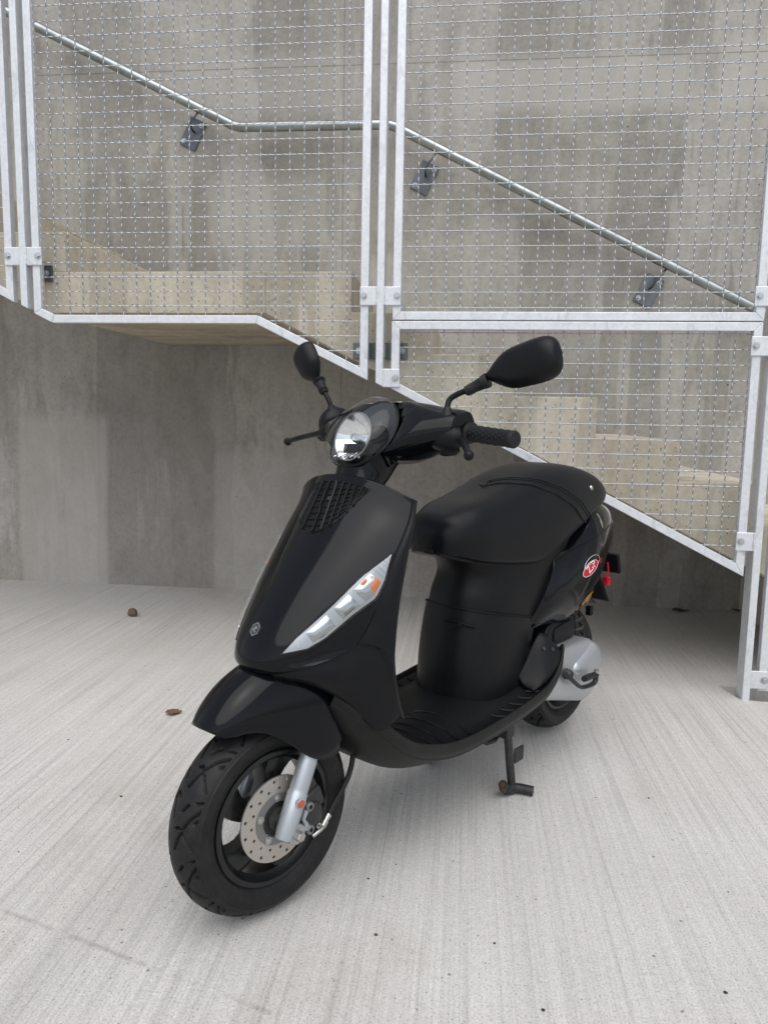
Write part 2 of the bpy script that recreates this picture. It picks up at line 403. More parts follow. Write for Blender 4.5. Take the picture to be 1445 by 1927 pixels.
# ---------------------------------------------------------------- mesh screens
S = 0.054; YWIRE = 2.799; YFR0, YFR1 = 2.780, 2.810; FWID = 0.030
def wire_v(L, phase):
    """one crimped wire of length L running down -z from the origin"""
    per = S/2.0; n = max(4, int(L/per*6)); r = 0.0019
    v = []; f = []
    for i in range(n+1):
        z = -L*i/n; yy = 0.0029*math.sin(2*PI*z/per+phase)
        for a in range(4):
            q = PI/4+a*PI/2; v.append((r*math.cos(q)*1.2, yy+r*math.sin(q)*1.2, z))
    f = grid_faces(n+1, 4, True)
    return v, f
_wc = {}
def wire(parent, horiz, L, loc, idx):
    key = (horiz, round(L, 3), idx % 2)
    if key not in _wc:
        v, f = wire_v(L, PI*(idx % 2) + (PI/2 if horiz else 0))
        if horiz: v = [(-z, y*0.6, x) for x, y, z in v]
        me = bpy.data.meshes.new('wire'); me.from_pydata(v, [], f); me.materials.append(M_galvd)
        for p in me.polygons: p.use_smooth = True
        _wc[key] = me
    o = bpy.data.objects.new('wire', _wc[key]); C.objects.link(o); o.parent = parent; o.location = loc
    return o
def clip_poly_v(poly, x):
    zs_ = []
    for i in range(len(poly)):
        (x0, z0), (x1, z1) = poly[i], poly[(i+1) % len(poly)]
        if (x0-x)*(x1-x) < 0: zs_.append(z0+(z1-z0)*(x-x0)/(x1-x0))
    return (min(zs_), max(zs_)) if len(zs_) >= 2 else None
def clip_poly_h(poly, z):
    r = clip_poly_v([(b, a) for a, b in poly], z); return r
def inset(poly, d):
    n = len(poly); out = []
    A = sum(poly[i][0]*poly[(i+1) % n][1]-poly[(i+1) % n][0]*poly[i][1] for i in range(n)); s = 1 if A > 0 else -1
    for i in range(n):
        p0, p1, p2 = V(poly[i-1]), V(poly[i]), V(poly[(i+1) % n])
        d1 = (p1-p0).normalized(); d2 = (p2-p1).normalized()
        n1 = V((-d1.y, d1.x))*s; n2 = V((-d2.y, d2.x))*s
        b = (n1+n2); b = b/max(1e-6, b.dot(n1)); out.append((p1.x+b.x*d, p1.y+b.y*d))
    return out
def screen(label, poly, gx, gz, group='galvanised mesh screens'):
    """poly: outer outline (x,z) counter-clockwise; gx, gz: a wire position"""
    bx = min(p[0] for p in poly); bz = min(p[1] for p in poly)
    t = thing('mesh_screen', label, 'mesh screen', (bx, YFR0, bz), 0, group)
    inn = inset(poly, FWID); n = len(poly); off = (bx, YFR0, bz)
    for i in range(n):
        a, b, c, d = poly[i], poly[(i+1) % n], inn[(i+1) % n], inn[i]
        # mitred bar: gap of a fraction of a millimetre at the mitre
        v, f = prism_xz([a, b, c, d], YFR0, YFR1)
        obj('frame_bar', v, f, M_galv, t, off=off, bevel=0.0022)
    wp = inset(poly, FWID*0.75)
    x0 = min(p[0] for p in wp); x1 = max(p[0] for p in wp); z0 = min(p[1] for p in wp); z1 = max(p[1] for p in wp)
    k = math.ceil((x0-gx)/S)
    while gx+k*S < x1:
        x = gx+k*S; r = clip_poly_v(wp, x)
        if r and r[1]-r[0] > 0.01: wire(t, False, r[1]-r[0], (x-bx, YWIRE-YFR0, r[1]-bz), k)
        k += 1
    k = math.ceil((z0-gz)/S)
    while gz+k*S < z1:
        z = gz+k*S; r = clip_poly_h(wp, z)
        if r and r[1]-r[0] > 0.01: wire(t, True, r[1]-r[0], (r[0]-bx, YWIRE-YFR0, z-bz), k)
        k += 1
    return t
ZT = 2.93
screen('large galvanised mesh screen in front of the landing, bottom edge bent twice', [(-1.671, 1.390), (-1.598, 1.355), (-0.794, 1.355), (-0.370, 1.150), (-0.370, ZT), (-1.671, ZT)], -1.6415, 2.5007)
screen('upper rectangular mesh screen above the lower flight of steps', [(-0.281, 1.370), (1.020, 1.370), (1.020, ZT), (-0.281, ZT)], -0.2516, 2.1187)
screen('lower mesh screen with slanting bottom edge beside the steps behind the mirror', [(-0.283, 1.122), (1.018, 0.462), (1.018, 1.366), (-0.283, 1.366)], -0.2537, 1.327)
screen('mesh screen beside the upper flight, beyond the post at the landing', [(-3.05, 2.10), (-1.752, 1.432), (-1.752, 3.3), (-3.05, 3.3)], -1.781, 2.49)
screen('mesh screen beside the bottom steps, right behind the post standing in the ground pocket', [(1.100, 0.035), (2.30, 0.035), (2.30, 0.62), (1.100, 1.25)], 1.129, 0.07)

def post(label, x, z0, z1, slope, lugs, plate=None):
    y0, y1 = 2.768, 2.838; hw = 0.0135
    t = thing('steel_post', label, 'post', (x, y0, max(z0-0.02, -0.158)), 0, 'galvanised screen posts')
    off = t.location
    v = [(x-hw, y0, z0+slope*hw), (x+hw, y0, z0-slope*hw), (x+hw, y1, z0-slope*hw), (x-hw, y1, z0+slope*hw),
         (x-hw, y0, z1), (x+hw, y0, z1), (x+hw, y1, z1), (x-hw, y1, z1)]
    f = [(0, 1, 5, 4), (1, 2, 6, 5), (2, 3, 7, 6), (3, 0, 4, 7), (0, 3, 2, 1), (4, 5, 6, 7)]
    obj('post_tube', v, f, M_galv, t, off=off, bevel=0.003)
    for sgn, zc in lugs:
        a, b = (x-hw-0.062, x-hw-0.0006) if sgn < 0 else (x+hw+0.0006, x+hw+0.062)
        lp = obj('lug_plate', *box(a, b, 2.7715, 2.7795, zc-0.034, zc+0.034), M_galv, t, off=off, bevel=0.003)
        bxp = a+0.015 if sgn < 0 else b-0.015
        obj('bolt', *hexbolt(V((bxp, 2.7712, zc))-V(off), (0, -1, 0), 0.0085, 0.009), M_bolt, lp)
        # weld bead
        xw = x-hw-0.001 if sgn < 0 else x+hw+0.001
        pth = [(xw+random.uniform(-.0006, .0006), 2.7712, zc-0.033+0.066*i/14) for i in range(15)]
        wv_ = tube(pth, [random.uniform(0.0022, 0.0036) for _ in pth], 6)
        obj('weld_bead', *wv_, M_galv, lp, smooth=True, off=off)
    if plate:
        px0, px1, pz0, pz1 = plate
        wp = obj('wall_plate', *box(px0, px1, YS-0.011, YS-0.001, pz0, pz1), M_plate, t, off=off, bevel=0.0015)
        for bx_ in (px0+0.022, px1-0.022): obj('bolt', *hexbolt(V((bx_, YS-0.0112, (pz0+pz1)/2))-V(off), (0, -1, 0), 0.0075, 0.011), M_bolt, wp)
        obj('spacer', *box(x-hw+0.003, x+hw-0.003, y1+0.0005, YS-0.0115, pz0+0.006, pz1-0.006), M_galv, t, off=off)
post('galvanised post between the large screen and the screen beside the upper flight', -1.703, 1.413, 3.3, 0.5, [(-1, 1.602), (1, 1.602), (-1, 2.95), (1, 2.88)], (-1.765, -1.655, 1.529, 1.591))
post('galvanised post hanging at the landing edge, with three lugs and a wall plate', -0.3255, 1.134, 3.0, 0.5, [(-1, 1.454), (1, 1.454), (1, 1.159), (-1, 2.88), (1, 2.88)], (-0.442, -0.231, 1.237, 1.298))
post('galvanised post standing in a pocket in the ground', 1.056, -0.158, 3.0, 0.0, [(-1, 1.4535), (-1, 1.284), (-1, 0.592), (1, 0.079), (-1, 2.88), (1, 0.98)])

# ---------------------------------------------------------------- handrail on the wall
YR = 4.05
hp = [(-3.9, YR, 3.813), (-2.381, YR, 3.075), (-1.275, YR, 2.536), (-1.235, YR, 2.526), (-0.455, YR, 2.522), (-0.415, YR, 2.511), (1.434, YR, 1.596), (2.6, YR, 1.02)]
rail = thing('handrail', 'round galvanised handrail tube bent along the stairs on the back wall', 'handrail', (-0.4, YR, 1.0))
rv = tube(hp, 0.0242, 20)
sharp(obj('rail_tube', *rv, M_rail, rail, off=(-0.4, YR, 1.0)), 60)
obj('joint_ring', *tube([(-0.602, YR, 2.5228), (-0.5995, YR, 2.5228)], 0.0246, 20), M_plate, rail, off=(-0.4, YR, 1.0), smooth=False)
def bracket(cx, cz, up_):
    """slanted wall plate with a bent rod that carries the rail; up_: rod meets rail there"""
    ang = math.radians(26.5)
    ux, uz = math.cos(ang), -math.sin(ang); vx, vz = math.sin(ang), math.cos(ang)
    hw, hh = 0.048, 0.078
    o4 = [(cx+sx*hw*ux+sz*hh*vx, cz+sx*hw*uz+sz*hh*vz) for sx, sz in ((-1, -1), (1, -1), (1, 1), (-1, 1))]
    pl = obj('bracket_plate', *prism_xz(o4, YW-0.011, YW-0.001), M_plate, rail, off=(-0.4, YR, 1.0), bevel=0.001)
    for sx, sz in ((-0.6, -0.72), (0.6, 0.72)):
        obj('bolt', *hexbolt(V((cx+sx*hw*ux+sz*hh*vx+0.4, YW-0.0112-YR, cz+sx*hw*uz+sz*hh*vz-1.0)), (0, -1, 0), 0.0085, 0.016), M_bolt, pl)
    obj('bracket_rod', *tube([(cx+0.01*vx, YW-0.011, cz+0.01*vz), (cx+0.015*vx, YW-0.06, cz+0.015*vz), (cx+0.03*vx, YR+0.012, cz+0.035*vz), up_], 0.006, 10), M_plate, rail, off=(-0.4, YR, 1.0), smooth=True)
def rail_z(x):
    for a, b in zip(hp[:-1], hp[1:]):
        if a[0] <= x <= b[0]: return a[2]+(b[2]-a[2])*(x-a[0])/(b[0]-a[0])
for cx, cz in ((-1.528, 2.533), (-0.26, 2.283), (0.928, 1.699)):
    xr = cx+0.062; bracket(cx, cz, (xr, YR, rail_z(xr)-0.022))

# ================================================================ the scooter
# local frame: x forward, y to the scooter's left, z up; origin on the ground midway between the axles
SCO = V((-0.0477, 1.8974, 0)); STH = 0.615
SFW = V((-math.sin(STH), -math.cos(STH), 0)); SLF = V((math.cos(STH), -math.sin(STH), 0))
sco = thing('motor_scooter', 'small glossy black motor scooter with clear headlight standing on its centre stand', 'scooter', SCO, math.atan2(SFW.y, SFW.x))
def loc_ray(u, v):
    d = ray(u, v); o = CAM-SCO
    return V((o.dot(SFW), o.dot(SLF), o.z)), V((d.dot(SFW), d.dot(SLF), d.z)).normalized()
def atSY(u, v, Y):
    o, d = loc_ray(u, v); return o + d*((Y-o.y)/d.y)
STEER = math.radians(-4.0); RAKE = math.radians(25)
_sa = V((-math.sin(RAKE), 0, math.cos(RAKE))); _sp = V((0.27, 0, 0.95))
_sm = Matrix.Translation(_sp) @ Matrix.Rotation(STEER, 4, _sa) @ Matrix.Translation(-_sp)
def ST(vf): return [tuple(_sm @ V(p)) for p in vf[0]], vf[1]
def STp(p): return _sm @ V(p)

def plain(name, col, rough, metal=0.0, spec=0.5, coat=0.0, bumps=None, dust=0.0):
    N = NT(name)
    c = col
    rg = rough
    if dust:
        d = N.noise(9, None, 5, 0.7); d2 = N.noise(60, None, 4, 0.7)
        f = N.math('MULTIPLY', N.ramp(N.math('ADD', N.math('MULTIPLY', d, 0.6), N.math('MULTIPLY', d2, 0.4)), [(0.42, 0.0), (0.70, 1.0)]), dust)
        c = N.mix(f, col, (0.22, 0.21, 0.19)); rg = N.math('ADD', rough, N.math('MULTIPLY', f, 0.3))
    N.set(Base_Color=c, Roughness=rg, Metallic=metal, Specular_IOR_Level=spec, Coat_Weight=coat, Coat_Roughness=0.04)
    if bumps: N.set(Normal=N.bump(N.noise(bumps[0], None, 3, 0.6), bumps[1], bumps[2]))
    return N.m
def gloss_paint():
    N = NT('gloss_black_paint')
    sw = N.noise(7, None, 4, 0.6)
    N.set(Base_Color=(0.0035, 0.004, 0.0055), Roughness=N.ramp(sw, [(0.3, 0.06), (0.7, 0.13)]), Specular_IOR_Level=0.23)
    return N.m
K_gloss = gloss_paint()
K_satin = plain('satin_black_plastic', (0.0045, 0.005, 0.006), 0.34, spec=0.20, dust=0.012)
K_matte = plain('matte_black_plastic', (0.0055, 0.006, 0.007), 0.42, spec=0.18, bumps=(420, 0.12, 0.0006), dust=0.015)
K_tray = plain('tray_black_plastic', (0.008, 0.008, 0.0078), 0.42, spec=0.24, bumps=(300, 0.1, 0.0006), dust=0.03)
K_seat = plain('seat_vinyl', (0.0048, 0.0053, 0.0065), 0.38, spec=0.20, bumps=(650, 0.16, 0.0005))
K_void = plain('void_black', (0.003, 0.003, 0.0035), 0.6, spec=0.25)  # near-black for the cover seam and for shade painted in hollows
K_rubber = plain('tyre_rubber', (0.008, 0.0082, 0.009), 0.50, spec=0.24, dust=0.07)
K_rubber2 = plain('soft_rubber', (0.010, 0.010, 0.011), 0.6, spec=0.35)
K_rim = plain('black_wheel_paint', (0.006, 0.0065, 0.007), 0.30, spec=0.4, dust=0.03)
K_alu = plain('cast_aluminium', (0.47, 0.49, 0.51), 0.42, 0.75, bumps=(120, 0.1, 0.001))
K_fork = plain('painted_silver', (0.40, 0.43, 0.46), 0.36, 0.55)
K_disc = plain('brake_steel', (0.46, 0.43, 0.39), 0.38, 0.75)
K_carr = plain('carrier_steel', (0.22, 0.22, 0.22), 0.45, 0.7)
K_steel = plain('bolt_steel', (0.48, 0.47, 0.45), 0.30, 0.95)
K_dark = plain('dark_steel', (0.02, 0.02, 0.021), 0.5, 0.3, dust=0.2)
K_chrome = plain('chrome_reflector', (0.80, 0.81, 0.83), 0.09, 1.0)
K_cell = plain('lamp_cell', (0.42, 0.43, 0.44), 0.14, 1.0)
K_silver = plain('silver_reflector', (0.40, 0.41, 0.42), 0.28, 0.92)
K_amber = plain('amber_bulb', (0.55, 0.13, 0.03), 0.2)
K_orange = plain('amber_reflector', (0.50, 0.22, 0.02), 0.18, coat=0.5)
K_red = plain('red_plastic', (0.50, 0.012, 0.030), 0.4, spec=0.25)
K_refl = plain('small_red_reflector', (0.42, 0.09, 0.05), 0.2)
K_white = plain('sticker_white', (0.80, 0.80, 0.80), 0.4)
K_rusty = plain('worn_stand_steel', (0.10, 0.055, 0.04), 0.6, 0.4)
K_grey = plain('grey_lens', (0.30, 0.29, 0.26), 0.25)
def clear_glass(name, tint=(0.97, 0.98, 0.98), refl=1.0):
    N = NT(name); t = N.t
    tr = t.nodes.new('ShaderNodeBsdfTransparent'); tr.inputs[0].default_value = tint+(1,)
    gl = t.nodes.new('ShaderNodeBsdfGlossy'); gl.inputs['Roughness'].default_value = 0.03
    ge = t.nodes.new('ShaderNodeNewGeometry'); dt = t.nodes.new('ShaderNodeVectorMath'); dt.operation = 'DOT_PRODUCT'
    t.links.new(ge.outputs['Normal'], dt.inputs[0]); t.links.new(ge.outputs['Incoming'], dt.inputs[1])
    k = N.math('MULTIPLY', N.math('ADD', N.math('MULTIPLY', N.math('POWER', N.math('SUBTRACT', 1.0, N.math('ABSOLUTE', dt.outputs['Value'])), 5.0), 0.96), 0.04), refl)
    mx = t.nodes.new('ShaderNodeMixShader'); t.links.new(k, mx.inputs[0]); t.links.new(tr.outputs[0], mx.inputs[1]); t.links.new(gl.outputs[0], mx.inputs[2])
    t.links.new(mx.outputs[0], t.nodes['Material Output'].inputs['Surface']); return N.m
K_glass = clear_glass('clear_lens', refl=0.9)

def part(name, vf, mat, parent=None, smooth=True, deg=38, **kw):
    o = obj(name, vf[0], vf[1], mat, parent if parent is not None else sco, **kw)
    if smooth: sharp(o, deg)
    return o
def subthing(name, parent=None):
    o = bpy.data.objects.new(name, None); C.objects.link(o); o.parent = parent if parent is not None else sco; o.empty_display_size = 0.05; return o
def mirror(vf): return [(x, -y, z) for x, y, z in vf[0]], [tuple(reversed(f)) for f in vf[1]]
def rbox(c, s, r=0.3, rot=None, n=1):
    mb = box(-s[0]/2, s[0]/2, -s[1]/2, s[1]/2, -s[2]/2, s[2]/2)
    M = Matrix.Translation(V(c)) @ (rot.to_4x4() if rot is not None else Matrix.Identity(4))
    return xform(mb, M)
def disc_with_holes(c, axis, ro, ri, th, holes, n=72):
    """flat ring with drilled holes; holes: (u, v, r) in the plane"""
    axis = V(axis).normalized(); a, b = frame_dirs(axis); c = V(c)
    loops = [[(ro*math.cos(2*PI*i/n), ro*math.sin(2*PI*i/n)) for i in range(n)], [(ri*math.cos(2*PI*i/n), ri*math.sin(2*PI*i/n)) for i in range(n)]]
    for u, v, r in holes: loops.append([(u+r*math.cos(2*PI*i/12), v+r*math.sin(2*PI*i/12)) for i in range(12)])
    tri = geometry.tessellate_polygon([[V((x, y, 0)) for x, y in l] for l in loops])
    flat = [p for l in loops for p in l]; N_ = len(flat)
    P = lambda p, h: tuple(c + a*p[0] + b*p[1] + axis*h)
    v = [P(p, th/2) for p in flat] + [P(p, -th/2) for p in flat]
    f = [tuple(t) for t in tri] + [tuple(i+N_ for i in reversed(t)) for t in tri]
    s = 0
    for l in loops:
        k = len(l); f += [(s+i, s+(i+1) % k, N_+s+(i+1) % k, N_+s+i) for i in range(k)]; s += k
    return v, f

# ---------------------------------------------------------------- tyres with cut tread
def seg_d(px, py, ax, ay, bx, by):
    dx, dy = bx-ax, by-ay; t = max(0.0, min(1.0, ((px-ax)*dx+(py-ay)*dy)/(dx*dx+dy*dy))); return math.hypot(px-ax-t*dx, py-ay-t*dy)
def groove_lines(P):
    """tread motif on one half (s along the tyre, y from the middle outwards)"""
    out = []
    out.append([(0.000, 0.006), (0.030, 0.016), (0.062, 0.030), (0.088, 0.046)])          # long sweeping cut
    out.append([(0.040, 0.004), (0.046, 0.012), (0.040, 0.020), (0.018, 0.034), (0.006, 0.040)])  # hook
    out.append([(0.074, 0.012), (0.090, 0.022)])                                           # short dash
    out.append([(0.060, 0.040), (0.072, 0.0485)])
    out.append([(0.098, 0.036), (0.104, 0.046)])
    return out
def make_tyre(R, hw, motifs, ns, depth=0.0080, wid=0.0019):
    prof = [(1.0, 0.0), (0.997, 0.14), (0.988, 0.32), (0.972, 0.50), (0.950, 0.67), (0.918, 0.83), (0.880, 0.945), (0.835, 1.0), (0.780, 0.985), (0.730, 0.91), (0.690, 0.80), (0.655, 0.72), (0.645, 0.66)]
    cv = crom([(r*R, y*hw) for r, y in prof], 481)
    cv = [(r, y+0.0016*(math.exp(-((r/R-0.86)/0.006)**2)+math.exp(-((r/R-0.765)/0.006)**2)+0.7*math.exp(-((r/R-0.70)/0.008)**2))) for r, y in cv]
    half = [cv[int(round(480*(i/34*0.52)))] for i in range(34)] + [cv[int(round(480*(0.52+0.48*i/26)))] for i in range(27)]
    per = 2*PI*R; P = per/motifs; gl = groove_lines(P)
    # arc length measure across the tyre replaced by y for the tread zone
    v = []; rows = []
    full = [(r, -y) for r, y in reversed(half)] + [(r, y) for r, y in half[1:]]
    k = len(full)
    sc_ = hw/0.05
    for i in range(ns):
        q = 2*PI*i/ns; s = per*i/ns
        for r, y in full:
            dpt = 0.0
            if r > R*0.90:
                ay = abs(y)/sc_; ss = (s + (0 if y > 0 else P*0.5)) % P
                best = 1.0
                for ln in gl:
                    for (s0, y0), (s1, y1) in zip(ln[:-1], ln[1:]):
                        for sh in (0.0, P, -P):
                            if abs(ss+sh-(s0+s1)/2) < 0.035:
                                d = seg_d(ss+sh, ay, s0, y0, s1, y1)
                                if d < best: best = d
                if best < wid*1.6: dpt = depth*min(1.0, max(0.0, (wid*1.6-best)/(wid*0.6)))
            rr = r-dpt
            v.append((rr*math.cos(q), y, rr*math.sin(q)))
    return v, grid_faces(ns, k) + [((ns-1)*k+j, (ns-1)*k+j+1, j+1, j) for j in range(k-1)]

FA = V((0.597, 0, 0.206)); RA = V((-0.6, 0, 0.228))
TY = make_tyre(0.206, 0.050, 11, 900)
fwheel = subthing('front_wheel')
def atc(vf, c): return [tuple(V(p)+c) for p in vf[0]], vf[1]
part('tyre', ST(atc(TY, FA)), K_rubber, fwheel, deg=50)
def rim(c, hw, steer):
    mb = MB()
    pr = [(0.1355, hw*0.80), (0.1385, hw*0.84), (0.1345, hw*0.88), (0.128, hw*0.86), (0.124, hw*0.70), (0.116, hw*0.55), (0.112, 0.0), (0.116, -hw*0.55), (0.124, -hw*0.70), (0.128, -hw*0.86), (0.1345, -hw*0.88), (0.1385, -hw*0.84), (0.1355, -hw*0.80), (0.128, 0)]
    mb.add(lathe(pr, c, (0, 1, 0), 72, True))
    mb.add(lathe([(0.0, 0.043), (0.022, 0.043), (0.030, 0.036), (0.036, 0.028), (0.036, -0.028), (0.028, -0.04), (0.0, -0.042)], c, (0, 1, 0), 36))
    for k in range(5):
        q = 2*PI*k/5 + 0.35
        rows = []
        for t in range(7):
            u = t/6; r = 0.030+0.090*u; a = q+0.30*u*u
            wd = 0.019+0.010*abs(u-0.35)+0.012*u*u; dp = 0.030-0.008*math.sin(PI*u); oy = 0.006*math.sin(PI*u)
            d = V((math.cos(a), 0, math.sin(a))); tn = V((-math.sin(a), 0, math.cos(a)))
            for j in range(10):
                w_ = 2*PI*j/10; cx_, sx_ = math.cos(w_), math.sin(w_)
                e_ = 0.55
                rows.append(tuple(c + d*r + tn*wd*math.copysign(abs(cx_)**e_, cx_) + V((0, 1, 0))*(oy+dp*math.copysign(abs(sx_)**e_, sx_))))
        mb.add((rows, grid_faces(7, 10, True)))
    return ST((mb.v, mb.f)) if steer else (mb.v, mb.f)
part('rim', rim(FA, 0.050, True), K_rim, fwheel)
holes = []
for k in range(15):
    q = 2*PI*k/15
    holes.append((0.0625*math.cos(q), 0.0625*math.sin(q), 0.0033))
    holes.append((0.0785*math.cos(q+0.24), 0.0785*math.sin(q+0.24), 0.0035))
bd = part('brake_disc', ST(disc_with_holes(FA+V((0, 0.047, 0)), (0, 1, 0), 0.0875, 0.050, 0.0038, holes)), K_disc, fwheel)
part('disc_carrier', ST(disc_with_holes(FA+V((0, 0.0475, 0)), (0, 1, 0), 0.0525, 0.036, 0.006, [])), K_carr, bd)
mb = MB()
for k in range(5):
    q = 2*PI*k/5+0.3; part('carrier_bolt', ST(hexbolt(FA+V((0.044*math.cos(q), 0.0505, 0.044*math.sin(q))), (0, 1, 0), 0.005, 0.004)), K_steel, bd)
part('hub', ST(lathe([(0.0, 0.066), (0.014, 0.066), (0.014, 0.056), (0.024, 0.054), (0.024, 0.046), (0.034, 0.045), (0.034, 0.035), (0, 0.035)], FA, (0, 1, 0), 32)), K_dark, fwheel)

# ---------------------------------------------------------------- fork, caliper, hose
fork = subthing('front_fork')
FB = V((0.609, 0.0, 0.175)); FD = V((-math.sin(RAKE-0.01), 0, math.cos(RAKE-0.01)))
def fork_leg(sgn):
    y = 0.077*sgn; b = FB+V((0, y, 0)); mb = MB()
    prof = [(0.000, 0.0135), (0.004, 0.0185), (0.02, 0.0205), (0.095, 0.0212), (0.097, 0.0198), (0.105, 0.0196), (0.160, 0.0196), (0.162, 0.0190), (0.205, 0.0190)]
    path = [b+FD*s for s, r in prof]; mb.add(tube(path, [r for s, r in prof], 28))
    # axle boss behind the leg
    bq = atSY(551, 1567, 0.080); bc = V((bq.x, y, bq.z)); mb.add(lathe([(0, -0.016*sgn), (0.021, -0.016*sgn), (0.021, 0.016*sgn), (0.018, 0.019*sgn), (0, 0.019*sgn)], bc, (0, 1, 0), 28))
    mb.add(rbox((bc.x+0.010, y-0.004*sgn, bc.z+0.010), (0.030, 0.020, 0.034)))
    o = part('fork_leg', (mb.v, mb.f), K_fork, fork)
    part('axle_bolt', hexbolt(bc+V((0, 0.019*sgn, 0)), (0, sgn, 0), 0.0105, 0.012), K_steel, o, smooth=False)
    return o
legL = fork_leg(1); legR = fork_leg(-1)
part('stanchion', ST((lambda m_: (m_.v, m_.f))(MB().add(tube([FB+V((0, 0.075, 0))+FD*0.2, FB+V((0, 0.055, 0))+FD*0.36], 0.012, 16)).add(tube([FB+V((0, -0.075, 0))+FD*0.2, FB+V((0, -0.055, 0))+FD*0.36], 0.012, 16)).add(tube([FB+V((0, -0.06, 0))+FD*0.36, FB+V((0, 0.06, 0))+FD*0.36], 0.016, 16)).add(tube([FB+FD*0.40, FB+FD*0.80], 0.022, 16)))), K_dark, fork)
# small round reflector on the leg
rc = atSY(566, 1513, 0.098)
rf = part('fork_reflector', lathe([(0, -0.006), (0.011, -0.006), (0.011, 0.001), (0.0085, 0.002), (0, 0.002)], rc, (0.25, 1, 0), 24), K_fork, fork)
part('reflector_lens', lathe([(0, 0.0018), (0.0086, 0.0018), (0.0075, 0.0034), (0, 0.004)], rc, (0.25, 1, 0), 20), K_refl, rf)
cal = subthing('brake_caliper', fork)
cc = atSY(587, 1532, 0.080)
mb = MB().add(lathe([(0, -0.03), (0.026, -0.03), (0.026, 0.004), (0.0235, 0.008), (0, 0.008)], cc, (0, 1, 0), 32))
mb.add(rbox(cc+V((-0.006, -0.016, 0.026)), (0.05, 0.034, 0.045), rot=Matrix.Rotation(0.35, 3, 'Y')))
mb.add(rbox(cc+V((-0.012, -0.018, -0.016)), (0.044, 0.030, 0.05), rot=Matrix.Rotation(0.2, 3, 'Y')))
mb.add(rbox(cc+V((-0.002, -0.018, 0.055)), (0.034, 0.026, 0.03), rot=Matrix.Rotation(0.5, 3, 'Y')))
part('caliper_body', (mb.v, mb.f), K_dark, cal, bevel=0.004)
b1_, b2_ = atSY(578, 1516, 0.088), atSY(579, 1559, 0.088)
ax_ = atSY(553, 1566, 0.086)
arm = []
mbk = MB()
mbk.add(tube([ax_, (ax_+b2_)/2+V((0, 0, 0.004)), b2_], [0.014, 0.009, 0.011], 12, flat=0.5))
mbk.add(tube([b2_, (b1_+b2_)/2+V((0.012, 0, 0)), b1_], [0.010, 0.0055, 0.009], 12, flat=0.7))
part('caliper_bracket', (mbk.v, mbk.f), K_fork, cal)
for q in (b1_, b2_):
    mb = MB().add(lathe([(0, 0), (0.0095, 0), (0.0095, 0.008), (0.0085, 0.009), (0, 0.009)], q+V((0, 0.002, 0)), (0, 1, 0), 20))
    part('caliper_bolt', (mb.v, mb.f), K_carr, cal)
    part('socket_shade_hex', lathe([(0, 0.0092), (0.0045, 0.0092), (0.0045, 0.0098), (0, 0.0098)], q+V((0, 0.002, 0)), (0, 1, 0), 6), K_void, cal)  # black hexagon on the bolt head, painting the shade inside a socket
for q in (atSY(595, 1490, 0.072), atSY(596, 1552, 0.078)):
    part('caliper_pin', lathe([(0.0028, 0), (0.0062, 0), (0.0062, 0.007), (0.0028, 0.007)], q, (0, 1, 0), 18, True), K_steel, cal)
ban = [atSY(588, 1574, 0.080), atSY(597, 1567, 0.083), atSY(605, 1560, 0.083), atSY(610, 1552, 0.080)]
part('banjo_pipe', tube(crom(ban, 12), 0.0045, 10), K_steel, cal)
part('hose_collar', tube([atSY(606, 1556, 0.081), atSY(612, 1546, 0.079), atSY(613, 1543, 0.079), atSY(618, 1534, 0.077)], [0.0075, 0.0075, 0.006, 0.0075], 12), K_steel, cal)
hp_ = [atSY(616, 1538, 0.078), atSY(628, 1514, 0.074), atSY(646, 1482, 0.070), atSY(659, 1450, 0.066), atSY(664, 1418, 0.062), atSY(663, 1382, 0.058), atSY(661, 1345, 0.05), atSY(658, 1310, 0.045)]
part('brake_hose', tube(crom([tuple(p) for p in hp_], 40), 0.0058, 12), K_rubber2, fork)

# ---------------------------------------------------------------- front mudguard
def arch(x, zt, ze, hw, lean=0.0, n=17, p=2.4, fl=0.0):
    r = []
    for j in range(n):
        t = -1+2*j/(n-1); a = abs(t)
        y = hw*math.sin(t*PI/2)**1 if False else hw*math.copysign(1-(1-a)**1.7, t)
        z = ze+(zt-ze)*(1-a**p)
        r.append((x-lean*a*a, y, z))
    return r
fend = [arch(0.742, 0.424, 0.408, 0.046, 0.026), arch(0.722, 0.450, 0.410, 0.058, 0.026), arch(0.690, 0.480, 0.412, 0.068, 0.02), arch(0.650, 0.505, 0.402, 0.077, 0.015),
        arch(0.600, 0.525, 0.370, 0.086, 0.01), arch(0.550, 0.535, 0.335, 0.094), arch(0.510, 0.535, 0.318, 0.098), arch(0.470, 0.53, 0.325, 0.096), arch(0.440, 0.52, 0.37, 0.088), arch(0.425, 0.505, 0.42, 0.075)]
part('front_mudguard', ST(patch(fend, 46, 49)), K_gloss, solid=0.003, deg=60)

